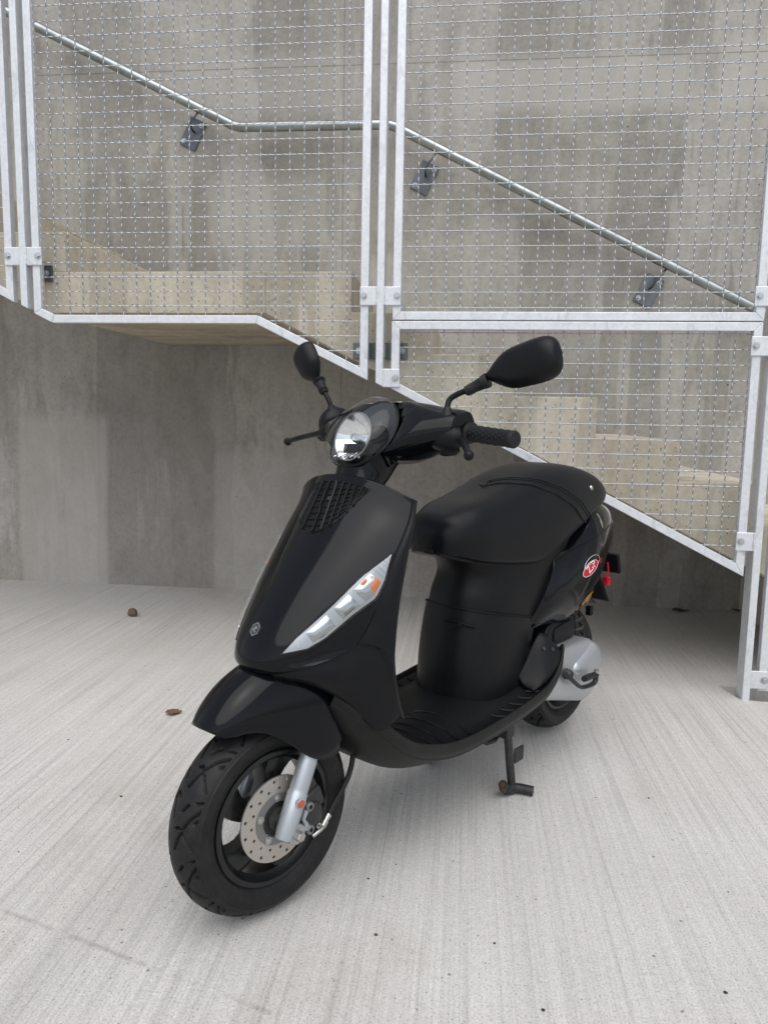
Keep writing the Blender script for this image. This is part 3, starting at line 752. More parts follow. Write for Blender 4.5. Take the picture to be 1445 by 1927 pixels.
# ---------------------------------------------------------------- front cover (gloss apron)
AP = [((.374, .889), (.335, .166, .847)), ((.384, .873), (.338, .168, .832)), ((.404, .842), (.350, .171, .803)), ((.442, .797), (.372, .173, .768)), ((.481, .750), (.394, .172, .733)),
      ((.521, .703), (.415, .170, .693)), ((.560, .656), (.436, .166, .648)), ((.597, .607), (.455, .158, .600)), ((.624, .566), (.478, .148, .566)),
      ((.638, .537), (.520, .134, .545)), ((.636, .518), (.562, .115, .533)), ((.622, .509), (.590, .088, .523))]
def ap_row(c, e, n=21, p=2.5):
    r = []
    for j in range(n):
        t = -1+2*j/(n-1); a = abs(t)
        y = e[1]*math.copysign(1-(1-a)**1.25, t)
        yy = abs(y)/e[1]
        r.append((c[0]-(c[0]-e[0])*yy**p, y, c[1]+(e[2]-c[1])*yy**2.2))
    return r
ap_ctrl = [ap_row(c, e, p=2.5 if i < 9 else 2.2) for i, (c, e) in enumerate(AP)]
APM = patch(ap_ctrl, 64, 61)
apron = part('front_cover', APM, K_gloss, deg=70, solid=0.0025)
BV = BVHTree.FromPolygons([V(p) for p in APM[0]], APM[1])
def cast(bv, u, v, off=0.0):
    o, d = loc_ray(u, v); h, n, i, t = bv.ray_cast(o, d)
    if h is None:
        # nearest point to the ray
        best = None
        for s in range(60):
            q = o+d*(0.8+s*0.03); h2, n2, i2, d2 = bv.find_nearest(q)
            if best is None or d2 < best[0]: best = (d2, h2, n2)
        h, n = best[1], best[2]
    if n.dot(d) > 0: n = -n
    return h+n*off, n
def resample(pts, n):
    pts = [V(p) for p in pts]; L = [0]
    for a, b in zip(pts[:-1], pts[1:]): L.append(L[-1]+(b-a).length)
    out = []
    for i in range(n):
        s = L[-1]*i/(n-1)
        for k in range(len(pts)-1):
            if s <= L[k+1]+1e-9:
                t = (s-L[k])/max(1e-9, L[k+1]-L[k]); out.append(pts[k].lerp(pts[k+1], t)); break
    return out
def strip_patch(bv, A, B, nl, nw, off, bulge=0.0, skirt=True, base=-0.001):
    """raised patch between two photo outlines laid on a surface"""
    a = resample(A, nl); b = resample(B, nl); v = []; f = []
    for i in range(nl):
        for j in range(nw):
            t = j/(nw-1); q = a[i].lerp(b[i], t)
            u_ = i/(nl-1); hgt = off + bulge*math.sin(PI*t)**0.5*math.sin(PI*min(1, max(0, u_)))**0.35 if bulge else off
            v.append(cast(bv, q.x, q.y, hgt)[0])
    f = grid_faces(nl, nw)
    if skirt:
        ring = [(0, j) for j in range(nw)] + [(i, nw-1) for i in range(1, nl)] + [(nl-1, j) for j in range(nw-2, -1, -1)] + [(i, 0) for i in range(nl-2, 0, -1)]
        s = len(v)
        for i, j in ring:
            q = a[i].lerp(b[i], j/(nw-1)); v.append(cast(bv, q.x, q.y, base)[0])
        k = len(ring)
        for m_ in range(k):
            i, j = ring[m_]; i2, j2 = ring[(m_+1) % k]
            f.append((i*nw+j, i2*nw+j2, s+(m_+1) % k, s+m_))
    return [tuple(p) for p in v], f
# indicators: silver bowl, bulb cells, screws, clear cover
IU = [(528, 1232), (556, 1202), (618, 1146), (680, 1085), (738, 1041)]
IL = [(528, 1232), (578, 1222), (612, 1202), (665, 1157), (708, 1126), (724, 1093), (738, 1041)]
def sub_edge(t0, t1, w0=0.0, w1=1.0, n=9):
    a = resample(IU, 101); b = resample(IL, 101); A = []; B = []
    for i in range(n):
        t = t0+(t1-t0)*i/(n-1); k = int(t*100); p, q = a[k], b[k]
        A.append(tuple(p.lerp(q, w0))); B.append(tuple(p.lerp(q, w1)))
    return A, B
parts_ind = [('indicator_bowl', strip_patch(BV, IU, IL, 40, 9, 0.0018), K_silver)]
for t0, t1, mt in ((0.22, 0.40, 'silver'), (0.46, 0.60, 'grey'), (0.64, 0.80, 'amber')):
    A, B = sub_edge(t0, t1, 0.16, 0.86)
    parts_ind.append(('bulb_cell', strip_patch(BV, A, B, 9, 7, 0.0024, 0.004), K_cell))
    if mt == 'amber':
        A, B = sub_edge(t0+0.07, t1, 0.45, 0.84); parts_ind.append(('amber_bulb', strip_patch(BV, A, B, 7, 5, 0.0042, 0.003), K_amber))
        A, B = sub_edge(t0+0.06, t1-0.05, 0.18, 0.34); parts_ind.append(('amber_bulb', strip_patch(BV, A, B, 7, 5, 0.0042, 0.002), K_amber))
    if mt == 'grey':
        A, B = sub_edge(t0+0.02, t1-0.02, 0.5, 0.8); parts_ind.append(('bulb', strip_patch(BV, A, B, 7, 5, 0.0042, 0.003), K_carr))
for u, v in ((560, 1215), (699, 1088)):
    p, n_ = cast(BV, u, v, 0.003)
    parts_ind.append(('screw', lathe([(0.0, 0.0), (0.0042, 0.0), (0.0038, 0.0022), (0.0015, 0.0022), (0.001, 0.0012), (0, 0.0012)], p, n_, 16), K_steel))
for k in range(9):
    A, B = sub_edge(0.83+0.015*k, 0.838+0.015*k, 0.1, 0.9, 2)
    parts_ind.append(('lens_rib', strip_patch(BV, A, B, 2, 4, 0.0032), K_silver))
parts_ind.append(('clear_cover', strip_patch(BV, IU, IL, 40, 9, 0.0085, 0.0), K_glass))
parts_ind.append(('cover_rim', tube([cast(BV, q.x, q.y, 0.0015)[0] for q in resample(IU, 30)]+[cast(BV, q.x, q.y, 0.0015)[0] for q in reversed(resample(IL, 30)[:-1])], 0.0016, 6), K_satin))
for side in (1, -1):
    t = subthing('indicator')
    for nm, vf, mt in parts_ind: part(nm, vf if side > 0 else mirror(vf), mt, t, deg=60)
# vent grille: proud black sheet painted as shaded openings, with long bars and cross slats
vt = subthing('vent_grille')
VTOP = [(600, 908), (612, 906), (627, 906), (641, 907.5), (657, 910), (674, 914), (688, 917), (697, 921)]
VBOT = [(564, 981), (566, 994), (572, 1001), (586, 1003), (602, 1000), (624, 988), (648, 968), (676, 940)]
def vent_pt(a, t): # a: 0..1 across, t: 0..1 down
    A = resample(VTOP, 51); B = resample(VBOT, 51); k = int(round(a*50)); p = A[k].lerp(B[k], t); return p
rec_v = []
for i in range(17):
    for j in range(17):
        q = vent_pt(j/16, i/16); rec_v.append(tuple(cast(BV, q.x, q.y, 0.0016)[0]))
part('vent_shade_sheet', (rec_v, grid_faces(17, 17)), K_void, vt)
for k in range(1, 8):
    a = k/8; pth = []
    for i in range(15):
        q = vent_pt(a+0.01*(i/14-0.5), i/14); pth.append(cast(BV, q.x, q.y, 0.0048)[0])
    part('vent_bar', tube(pth, 0.0029, 8, flat=0.8), K_satin, vt)
for k in range(8):
    for i in range(1, 8):
        if k == 4 and i == 3: continue
        t = i/8.2+0.02; pth = []
        for j in range(4):
            q = vent_pt((k+0.18+0.64*j/3)/8, t); pth.append(cast(BV, q.x, q.y, 0.0026)[0])
        part('vent_slat', tube(pth, 0.0022, 6, flat=1.0), K_matte, vt)
p, n_ = cast(BV, 622, 940, 0.003)
part('vent_screw', lathe([(0, 0), (0.0052, 0), (0.0046, 0.003), (0.0018, 0.003), (0.0012, 0.002), (0, 0.002)], p, n_, 18), K_dark, vt)
rim_p = [cast(BV, *vent_pt(j/24, 0.0), 0.001)[0] for j in range(25)]+[cast(BV, *vent_pt(1, j/8), 0.001)[0] for j in range(1, 9)]+[cast(BV, *vent_pt(1-j/24, 1.0), 0.001)[0] for j in range(25)]+[cast(BV, *vent_pt(0, 1-j/8), 0.001)[0] for j in range(1, 9)]
part('vent_rim', tube(rim_p, 0.0022, 6), K_gloss, vt)
# hexagonal badge on the nose
p, n_ = cast(BV, 481.5, 1185, 0.0005)
upv = (V((-0.6, 0, 0.8))-n_*n_.dot(V((-0.6, 0, 0.8)))).normalized(); sdv = n_.cross(upv)
def badge_pt(a, b, h): return p + sdv*a + upv*b + n_*h
def badge_poly(ring, h0, h1):
    n = len(ring); v = [tuple(badge_pt(a, b, h0)) for a, b in ring]+[tuple(badge_pt(a, b, h1)) for a, b in ring]
    return v, [tuple(range(n)), tuple(range(2*n-1, n-1, -1))]+[(i, (i+1) % n, (i+1) % n+n, i+n) for i in range(n)]
hexr = [(0.0125*math.sin(PI/3*k)*1.02, 0.0150*math.cos(PI/3*k)) for k in range(6)]
bdg = part('nose_badge', badge_poly(hexr, 0, 0.0022), K_steel, smooth=False)
part('badge_field', badge_poly([(a*0.84, b*0.84) for a, b in hexr], 0.0015, 0.0026), K_dark, bdg, smooth=False)
mk = MB()
for a, b, ra, rb, th in ((-0.0022, 0.0034, 0.0042, 0.0030, 0.5), (0.0026, -0.0012, 0.0042, 0.0026, -0.7), (-0.0030, -0.0050, 0.0030, 0.0022, 0.3)):
    ring = []
    for k in range(14):
        q = 2*PI*k/14; x_, y_ = ra*math.cos(q), rb*math.sin(q); ring.append((a+x_*math.cos(th)-y_*math.sin(th), b+x_*math.sin(th)+y_*math.cos(th)))
    mk.add(badge_poly(ring, 0.002, 0.0033))
part('badge_mark', (mk.v, mk.f), K_silver, bdg, smooth=False)

# ---------------------------------------------------------------- lower apron, inner shield
LA = [[(.615, 0, .516), (.588, .078, .530), (.535, .112, .546), (.482, .136, .568), (.426, .160, .614), (.398, .174, .644)],
      [(.612, 0, .498), (.590, .080, .508), (.530, .123, .508), (.474, .150, .510), (.430, .172, .530), (.410, .184, .545)],
      [(.600, 0, .490), (.572, .080, .497), (.508, .124, .472), (.456, .156, .452), (.420, .176, .455), (.403, .186, .460)],
      [(.592, 0, .486), (.556, .080, .488), (.482, .123, .438), (.436, .162, .378), (.405, .180, .385), (.384, .187, .405)]]
la = [[(x, -y, z) for x, y, z in reversed(r)] + [tuple(q) for q in r[1:]] for r in LA]
part('lower_apron', patch(la, 26, 61), K_satin, deg=70, solid=0.003)
G_ = [e for c, e in AP[:9]] + [(.444, .166, .56), (.425, .172, .50), (.402, .180, .44)]
E_ = [(.330, .170, .843), (.334, .172, .828), (.343, .176, .800), (.357, .180, .765), (.368, .181, .738), (.380, .183, .700), (.394, .184, .650), (.404, .185, .600), (.410, .186, .560), (.411, .187, .52), (.402, .188, .46), (.378, .188, .39)]
rows = []
for (gx, gy, gz_), (ex, ey, ez) in zip(G_, E_):
    half = [(gx+0.001, gy-0.003, gz_), ((gx+ex)/2, (gy+ey)/2+0.003, (gz_+ez)/2), (ex, ey, ez), (ex-0.010, ey-0.004, ez-0.001), (ex-0.014, ey-0.020, ez), (ex-0.030, 0.10, ez+0.004), (ex-0.055, 0.05, ez+0.01)]
    rows.append(half + [(ex-0.065, 0, ez+0.012)] + [(x, -y, z) for x, y, z in reversed(half)])
part('inner_shield', patch(rows, 60, 71), K_satin, deg=70)
# cap that closes the top of the shield round the steering neck
top = [[(.376, 0, .887)]*1]
tc = []
ra_ = ap_row(*AP[0], n=21); rb_ = [(x-0.070+0.055*abs(y)/.17, y*0.93, z-0.012) for x, y, z in ra_]
rm_ = [((a[0]+b[0])/2, (a[1]+b[1])/2, (a[2]+b[2])/2+0.002) for a, b in zip(ra_, rb_)]
part('shield_cap', patch([ra_, rm_, rb_], 7, 41), K_satin, deg=70)

# ---------------------------------------------------------------- tray (belly) and footboard
TR_ = [(.500, .105, .470, .400, .05), (.470, .135, .440, .350, .060), (.425, .168, .400, .300, .080), (.365, .184, .345, .252, .100), (.290, .187, .304, .222, .114), (.155, .190, .272, .204, .124),
       (-.04, .197, .279, .198, .128), (-.22, .198, .302, .228, .130), (-.295, .194, .345, .275, .130), (-.325, .185, .395, .33, .125)]
rows = []
for x, hw, zr, zb, hb in TR_:
    half = [(x, hw-0.012, zr-0.006), (x, hw-0.004, zr+0.001), (x, hw, zr-0.006), (x, hw+0.001, zr-0.022), (x, hw-0.006, zr-0.034), (x, hw-0.008, zr-0.040), (x, (hw*0.45+hb*0.55)+0.012, zb+0.024), (x, hb, zb+0.004), (x, hb*0.6, zb)]
    rows.append(half + [(x, 0, zb-0.001)] + [(a, -b, c) for a, b, c in reversed(half)])
part('belly_tray', patch(rows, 70, 73), K_tray, deg=60)
rows = []
for x, hw, zr, zb, hb in TR_[2:]:
    zf = zr-0.012; rs = 0.036*max(0.0, min(1.0, (0.33-x)/0.25))*max(0.0, min(1.0, (x+0.30)/0.15))
    half = [(x, hw-0.012, zr-0.006), (x, hw-0.018, zf), (x, hw*0.78, zf), (x, hw*0.6, zf+rs*0.45), (x, hw*0.35, zf+rs*0.9)]
    rows.append(half + [(x, 0, zf+rs)] + [(a, -b, c) for a, b, c in reversed(half)])
FLOOR = patch(rows, 50, 41)
fb = part('footboard', FLOOR, K_matte, deg=60)
BF = BVHTree.FromPolygons([V(p_) for p_ in FLOOR[0]], FLOOR[1])
def floor_z(x, y):
    h = BF.ray_cast(V((x, y, 1.0)), V((0, 0, -1)))[0]; return h.z if h else 0.28
for k in range(9):
    x0 = 0.325-0.048*k
    for s in (1, -1):
        pth = []
        for i in range(14):
            t = i/13; y = (0.02+0.145*t)*s if k > 0 else (0.03+0.125*t)*s
            x = x0-0.055*t**0.6+0.05*max(0, t-0.72)**1.0
            if x < 0.10 and abs(y) < 0.142: continue
            pth.append((x, y, floor_z(x, y)+0.0012))
        if len(pth) > 3: part('floor_rib', tube(pth, 0.0032, 6), K_matte, fb)
for k in range(6):
    x0 = -0.02-0.042*k
    for s in (1, -1):
        pth = [(x0-0.02*t, (0.148+0.030*t)*s, floor_z(x0-0.02*t, (0.148+0.030*t)*s)+0.0012) for t in (0, .33, .66, 1)]
        part('floor_rib', tube(pth, 0.0032, 6), K_matte, fb)
# raised ear at the back of the footboard with two screws
for s in (1, -1):
    e_ = [[(-.19, .122*s, .318), (-.19, .140*s, .296), (-.19, .172*s, .292)], [(-.22, .124*s, .355), (-.22, .144*s, .332), (-.22, .180*s, .302)], [(-.255, .128*s, .404), (-.255, .150*s, .384), (-.255, .186*s, .322)], [(-.285, .130*s, .424), (-.287, .154*s, .406), (-.290, .187*s, .347)], [(-.312, .134*s, .405), (-.316, .156*s, .394), (-.318, .182*s, .374)]]
    ear = part('footboard_ear', patch(e_, 20, 12), K_matte, solid=0.004)
    for (x, y, z) in ((-.262, .155*s, .388), (-.287, .168*s, .384)):
        part('ear_screw', lathe([(0, 0), (0.0065, 0), (0.0055, 0.004), (0.002, 0.004), (0, 0.003)], (x, y, z), (0.2, 0.75*s, 0.6), 14), K_dark, ear)

# ---------------------------------------------------------------- seat column and battery cover
def col_ring(z, xf, hw, xb, n=44, p=3.0):
    r = []; cx = (xf+xb)/2; hx = (xf-xb)/2
    for j in range(n):
        q = 2*PI*j/n; c, s = math.cos(q), math.sin(q)
        pw = 2/p
        r.append((cx+hx*math.copysign(abs(c)**pw, c), hw*math.copysign(abs(s)**pw, s), z))
    return r
def loft(rings, nu, cap=True):
    k = len(rings[0]); cols = [crom([r[j] for r in rings], nu) for j in range(k)]
    v = [tuple(cols[j][i]) for i in range(nu) for j in range(k)]
    f = grid_faces(nu, k, True)
    if cap: f += [tuple(range(k-1, -1, -1)), tuple((nu-1)*k+j for j in range(k))]
    return v, f
lowc = [col_ring(.285, .022, .126, -.33, p=2.5), col_ring(.33, .020, .126, -.33, p=2.5), col_ring(.38, .018, .126, -.34, p=2.5), col_ring(.44, .010, .126, -.35, p=2.5), col_ring(.50, -.002, .126, -.36, p=2.5), col_ring(.540, -.012, .126, -.36, p=2.5)]
LOWC = loft(lowc, 26)
def seam_z(x): return 0.0
# upper edge of the cover dips towards the back
def shear(vf, k, z0, x0):
    o_ = []
    for x, y, z in vf[0]:
        t = max(0, (z-.40)/.15)
        o_.append((x, y, z - k*t*max(0.0, x0-x)))
    return o_, vf[1]
LOWC = shear(LOWC, 0.24, 0, 0.05)
bc_ = part('battery_cover', LOWC, K_matte, deg=55)
upc = [col_ring(.44, .006, .122, -.40, p=2.5), col_ring(.50, -.006, .122, -.44, p=2.5), col_ring(.552, -.016, .122, -.48, p=2.5), col_ring(.585, -.030, .120, -.52, p=2.5), col_ring(.615, -.036, .118, -.55, p=2.5), col_ring(.645, -.018, .118, -.58, p=2.5), col_ring(.672, .012, .116, -.60, p=2.5), col_ring(.70, .03, .108, -.60, p=2.5)]
part('seat_column', loft(upc, 34), K_matte, deg=55)
part('column_seam', tube([tuple(V(p_)*1.0+V((0.0006 if p_[0] > -.1 else 0, 0, 0.0022))) for p_ in LOWC[0][-44:]]+[tuple(V(LOWC[0][-44])+V((0.0006, 0, 0.0022)))], 0.0028, 6), K_void, bc_)
# pull handle on the cover, over a raised black patch painted as shade
BC = BVHTree.FromPolygons([V(p_) for p_ in LOWC[0]], LOWC[1])
hr = strip_patch(BC, [(837, 1168), (855, 1167), (893, 1179)], [(840, 1188), (860, 1176), (895, 1190)], 10, 5, 0.0012)
part('handle_shade_patch', hr, K_void, bc_)
part('cover_handle', tube([cast(BC, u, v, 0.004)[0] for u, v in ((838, 1167), (850, 1168), (866, 1171), (880, 1177), (893, 1180))], 0.004, 8), K_matte, bc_)
part('cover_catch', lathe([(0, 0), (0.007, 0), (0.006, 0.006), (0, 0.006)], cast(BC, 866, 1175, 0.003)[0], cast(BC, 866, 1175)[1], 14), K_matte, bc_)

# ---------------------------------------------------------------- rear body (gloss side panels)
def body_ring(x, zb, zt, hw, n=40, p=2.7, tuck=0.0):
    r = []; cz = (zb+zt)/2; hz = (zt-zb)/2
    for j in range(n):
        q = 2*PI*j/n; c, s = math.cos(q), math.sin(q); pw = 2/p
        z = cz+hz*math.copysign(abs(s)**pw, s); y = hw*math.copysign(abs(c)**pw, c)
        y *= 1-tuck*max(0, -(z-cz)/hz)
        r.append((x, y, z))
    return r
tail = [body_ring(-.215, .408, .662, .134, tuck=.02), body_ring(-.27, .402, .664, .148, tuck=.03), body_ring(-.36, .404, .686, .158, tuck=.05), body_ring(-.46, .385, .714, .160, tuck=.08), body_ring(-.56, .402, .740, .153, tuck=.10),
        body_ring(-.66, .440, .757, .137, tuck=.12), body_ring(-.75, .482, .760, .111, tuck=.15), body_ring(-.83, .528, .740, .082, tuck=.2), body_ring(-.88, .575, .728, .052, tuck=.2), body_ring(-.905, .60, .70, .022, tuck=.2)]
# lean the front edge so that it runs back towards the seat
TAIL = loft(tail, 60)
TAIL = ([(x-0.85*max(0, z-.44)*max(0.0, min(1.0, (x+.62)/.34)), y, z) for x, y, z in TAIL[0]], TAIL[1])
tb = part('side_panels', TAIL, K_gloss, deg=60)
BT = BVHTree.FromPolygons([V(p_) for p_ in TAIL[0]], TAIL[1])
for s in (1, -1):
    pth = []
    for i in range(24):
        x = -.33-.50*i/23; z = .60+.085*i/23+.02*math.sin(PI*i/23)
        h = BT.ray_cast(V((x, s*0.5, z)), V((0, -s, 0)))[0]
        if h: pth.append(tuple(h+V((0, 0.0004*s, 0))))
    if len(pth) > 3: part('panel_crease', tube(pth, 0.0022, 6), K_gloss, tb)
# amber side reflector
AU = [(1090, 1153), (1093, 1140), (1106, 1121), (1117, 1110)]; AL = [(1093, 1155), (1100, 1148), (1112, 1132), (1119.5, 1114)]
for s in (1, -1):
    vf = strip_patch(BT, [(1088, 1155), (1091, 1139), (1105, 1119), (1118, 1108)], [(1091, 1158), (1102, 1149), (1114, 1133), (1121, 1114)], 14, 5, 0.002)
    hs_ = part('reflector_housing', vf if s > 0 else mirror(vf), K_satin, tb)
    vf = strip_patch(BT, AU, AL, 14, 5, 0.004, 0.002); part('amber_reflector', vf if s > 0 else mirror(vf), K_orange, hs_)
# tail lamp and grey corner lens
part('tail_lamp', loft([body_ring(-.872, .60, .715, .057), body_ring(-.905, .615, .705, .045), body_ring(-.92, .64, .69, .02)], 8), K_red, tb)
for s in (1, -1):
    vf = strip_patch(BT, [(1121, 967), (1127, 975), (1132, 990)], [(1124, 968), (1131, 982), (1133.5, 994)], 8, 4, 0.003)
    part('corner_lens', vf if s > 0 else mirror(vf), K_grey, tb)
# round ZIP sticker
def cast_poly(bv, pts, off):
    return [tuple(cast(bv, u, v, off)[0]) for u, v in pts]
stc = subthing('side_sticker', tb)
SC_, SA = V((1112.0, 1066.0)), math.radians(-52)     # centre and slant in the photo
def s2p(a, b): # sticker plane (px along, px across) -> photo
    return (SC_.x + a*math.cos(SA) - b*math.sin(SA), SC_.y + a*math.sin(SA) + b*math.cos(SA))
def ell(ca, cb, ra, rb, n=40): return [(ca+ra*math.cos(2*PI*i/n), cb+rb*math.sin(2*PI*i/n)) for i in range(n)]
def disc_on(bv, ring, off):
    c = (sum(a for a, b in ring)/len(ring), sum(b for a, b in ring)/len(ring)); v = [tuple(cast(bv, *s2p(*c), off)[0])]; f = []
    n = len(ring)
    for k, s in enumerate((0.5, 1.0)):
        v += [tuple(cast(bv, *s2p(c[0]+(a-c[0])*s, c[1]+(b-c[1])*s), off)[0]) for a, b in ring]
    f += [(0, 1+i, 1+(i+1) % n) for i in range(n)] + [(1+i, 1+n+i, 1+n+(i+1) % n, 1+(i+1) % n) for i in range(n)]
    return v, f
part('sticker_ring', disc_on(BT, ell(6, -2.5, 19, 10), 0.0006), K_white, stc, smooth=False)
part('sticker_black', disc_on(BT, ell(6.3, -2.7, 18.1, 9.0), 0.0010), K_gloss, stc, smooth=False)
part('sticker_edge', disc_on(BT, ell(-4, 1.0, 20, 9.0), 0.0014), K_white, stc, smooth=False)
part('sticker_red', disc_on(BT, ell(-4, 1.0, 18.9, 7.9), 0.0018), K_red, stc, smooth=False)
def letters(txt, size, a0, b0, off, mat, shear_=0.2, bv=BT, mp=s2p, par=None, bold=0.012):
    cu = bpy.data.curves.new('lettering', 'FONT'); cu.body = txt; cu.size = size; cu.shear = shear_; cu.offset = bold*size; cu.align_x = 'CENTER'; cu.align_y = 'CENTER'; cu.resolution_u = 3
    to = bpy.data.objects.new('lettering', cu); C.objects.link(to)
    me = bpy.data.meshes.new_from_object(to.evaluated_get(bpy.context.evaluated_depsgraph_get()))
    v = [(q.co.x, q.co.y) for q in me.vertices]; f = [tuple(p_.vertices) for p_ in me.polygons]
    bpy.data.objects.remove(to); bpy.data.curves.remove(cu); bpy.data.meshes.remove(me)
    vv = [tuple(cast(bv, *mp(a0+x, b0-y), off)[0]) for x, y in v]
    return part('lettering', (vv, f), mat, par, smooth=False)
letters('ZIP', 16.5, -1.5, 0.3, 0.0023, K_white, par=stc, bold=0.008, shear_=0.12)
letters('SP', 9, 18, 6.0, 0.0023, K_red, par=stc, bold=0.02)

# ---------------------------------------------------------------- seat
SE = [ # x, z edge, z top, half width, edge half width
    (.080, .694, .708, .022, .018), (.072, .688, .738, .056, .048), (.050, .680, .768, .082, .074), (.015, .671, .786, .103, .095), (-.03, .660, .802, .120, .113), (-.10, .649, .819, .129, .123), (-.18, .640, .840, .137, .131),
    (-.26, .636, .864, .142, .137), (-.33, .648, .880, .143, .139), (-.40, .674, .888, .142, .138), (-.48, .702, .887, .139, .134), (-.57, .728, .876, .131, .126), (-.66, .752, .856, .119, .113), (-.72, .762, .834, .103, .097), (-.77, .765, .812, .080, .073), (-.802, .768, .790, .045, .038)]
def seat_pt(row, t):
    x, ze, zt, hw, he = row; a = abs(t)
    # side rises from the edge, round shoulder, flat crown
    y = math.copysign(hw*(1-(1-a)**1.55 if a < 1 else 1), t)
    h = (1-a**3.6)
    z = ze+(zt-ze)*h
    if a > 0.88: y = math.copysign(abs(y)-(hw-he)*((a-0.88)/0.12), t)
    return (x, y, z)
def seat_row(row, n=41): return [seat_pt(row, -1+2*j/(n-1)) for j in range(n)]
SEATV = patch([seat_row(r) for r in SE], 90, 81)
# dish between rider and pillion
st_ = []
for x, y, z in SEATV[0]:
    st_.append((x, y, z-0.006*math.exp(-((x+.12)/.10)**2)*(1-min(1, abs(y)/.12)**2)))
SEATV = (st_, SEATV[1])
nr, nc = 90, 81
rim_i = [i*nc for i in range(nr)] + [(nr-1)*nc+j for j in range(1, nc)] + [i*nc+nc-1 for i in range(nr-2, -1, -1)] + [j for j in range(nc-2, 0, -1)]
sv_ = list(SEATV[0]); sf_ = list(SEATV[1]); s0 = len(sv_)
for i in rim_i: x, y, z = sv_[i]; sv_.append((x, y*0.96, z-0.004))
for i in rim_i: x, y, z = SEATV[0][i]; sv_.append((x*0.995-0.002, y*0.84, z-0.003))
k = len(rim_i)
for a in range(k): sf_ += [(rim_i[a], rim_i[(a+1) % k], s0+(a+1) % k, s0+a), (s0+a, s0+(a+1) % k, s0+k+(a+1) % k, s0+k+a)]
seat = part('seat', (sv_, sf_), K_seat, deg=60)
BS = BVHTree.FromPolygons([V(p_) for p_ in SEATV[0]], SEATV[1])
# transverse seam with piping and a stitched band behind it
def seat_arc(x0, bend, off):
    pth = []
    for i in range(61):
        t = -1+2*i/60; y = 0.128*t; x = x0-bend*abs(t)**2.2
        o_ = V((x, 0.0, 0.64)); d_ = V((0, math.sin(t*1.75), math.cos(t*1.75)))
        h, n_, _, _ = BS.ray_cast(o_, d_)
        if h:
            if n_.dot(d_) < 0: n_ = -n_
            pth.append(tuple(h+n_*off))
    return pth
for dx_, dy_, r_ in ((0, 0, .0034), (9, -7, .0013), (13, -10, .0013)):
    vis = [cast(BS, q.x+dx_, q.y+dy_, 0.0006)[0] for q in resample([(907, 914.5), (930, 910), (955, 908), (1000, 912), (1045, 928), (1080, 952), (1101, 984)], 26)]
    y0_ = min(q.y for q in vis)
    hid = [V((q.x, -q.y, q.z)) for q in vis if q.y > max(0.095, -y0_+0.05)]
    pth = [tuple(q) for q in reversed(hid)][::3] + [tuple(q) for q in vis]
    part('seat_piping', tube(crom(pth, 80), r_, 8), K_seat, seat)
p, n_ = cast(BS, 1112, 918, 0.001)
part('seat_stud', lathe([(0, 0.004), (0.005, 0.004), (0.0075, 0.002), (0.0085, 0.0), (0.0, 0.0)], p, n_, 18), K_steel, seat)
part('seat_base', [(lambda L_: L_)(loft([[(x, y*0.90, z+0.004) for x, y, z in [seat_pt(r, -1+2*j/20) for j in range(21)] if True][:1]*1+[(r[0], -r[4]*0.9, r[1]-0.012), (r[0], r[4]*0.9, r[1]-0.012), (r[0], r[4]*0.85, r[1]+0.01), (r[0], -r[4]*0.85, r[1]+0.01)] for r in SE], 40))][0], K_matte, seat, deg=40)
part('seat_hook', rbox((.074, .012, .684), (.018, .03, .012)), K_matte, seat, bevel=0.003)

# ---------------------------------------------------------------- steering neck, headset, headlight
NK = [(.845, .290, .385, .056), (.875, .255, .372, .058), (.905, .225, .362, .060), (.930, .195, .352, .070), (.955, .170, .340, .085)]
neck = loft([col_ring(z, xf, hw, xb, n=32, p=2.4) for z, xb, xf, hw in NK], 20)
part('steering_neck', ST(neck), K_gloss)
HC = V((0.300, 0, 0.977)); HN = V((0.77, 0, 0.638)).normalized(); HE = V((-HN.z, 0, HN.x))   # plane that the clear lens sits on
def head_ring(y, xf, xb, zt, zb, zf, n=36):
    """closed section in xz at lateral y"""
    r = []
    pts_ = [(xf, zf), (xf-0.010, zf+0.022), ((xf*0.6+xb*0.4), zt-0.004), ((xf*0.25+xb*0.75), zt), (xb+0.006, zt-0.012), (xb, (zt+zb)/2), (xb+0.012, zb+0.006), ((xf+xb)/2, zb), (xf-0.03, zb+0.008), (xf-0.004, zf-0.018)]
    c = crom(pts_+[pts_[0]], n+1)[:-1]
    return [(a, y, b) for a, b in c]
HR = [(0.0, .335, .150, 1.046, .906, .950), (0.045, .333, .150, 1.046, .908, .952), (0.085, .325, .152, 1.043, .918, .955), (0.120, .306, .156, 1.038, .930, .968), (0.155, .284, .160, 1.032, .940, .978), (0.190, .262, .166, 1.027, .950, .985), (0.206, .250, .170, 1.022, .955, .987)]
rings = [head_ring(-a[0], *a[1:]) for a in reversed(HR[1:])] + [head_ring(*a) for a in HR]
HB = loft(rings, 60)
# the front is sliced along the lens plane; what lies in front is pressed back to it
def press(p_):
    q = V(p_)-HC; h = q.dot(HN); e1 = q.y/0.096; e2 = q.dot(HE)/0.092
    if e1*e1+e2*e2 < 0.80 and h > -0.055: return tuple(V(p_)-HN*(h+0.055))
    if e1*e1+e2*e2 < 1.0 and h > -0.004: return tuple(V(p_)-HN*(h+0.004))
    if h > 0.0: return tuple(V(p_)-HN*h)
    return tuple(p_)
HB = ([press(p_) for p_ in HB[0]], HB[1])
head = part('headset_cover', ST(HB), K_gloss, deg=45)
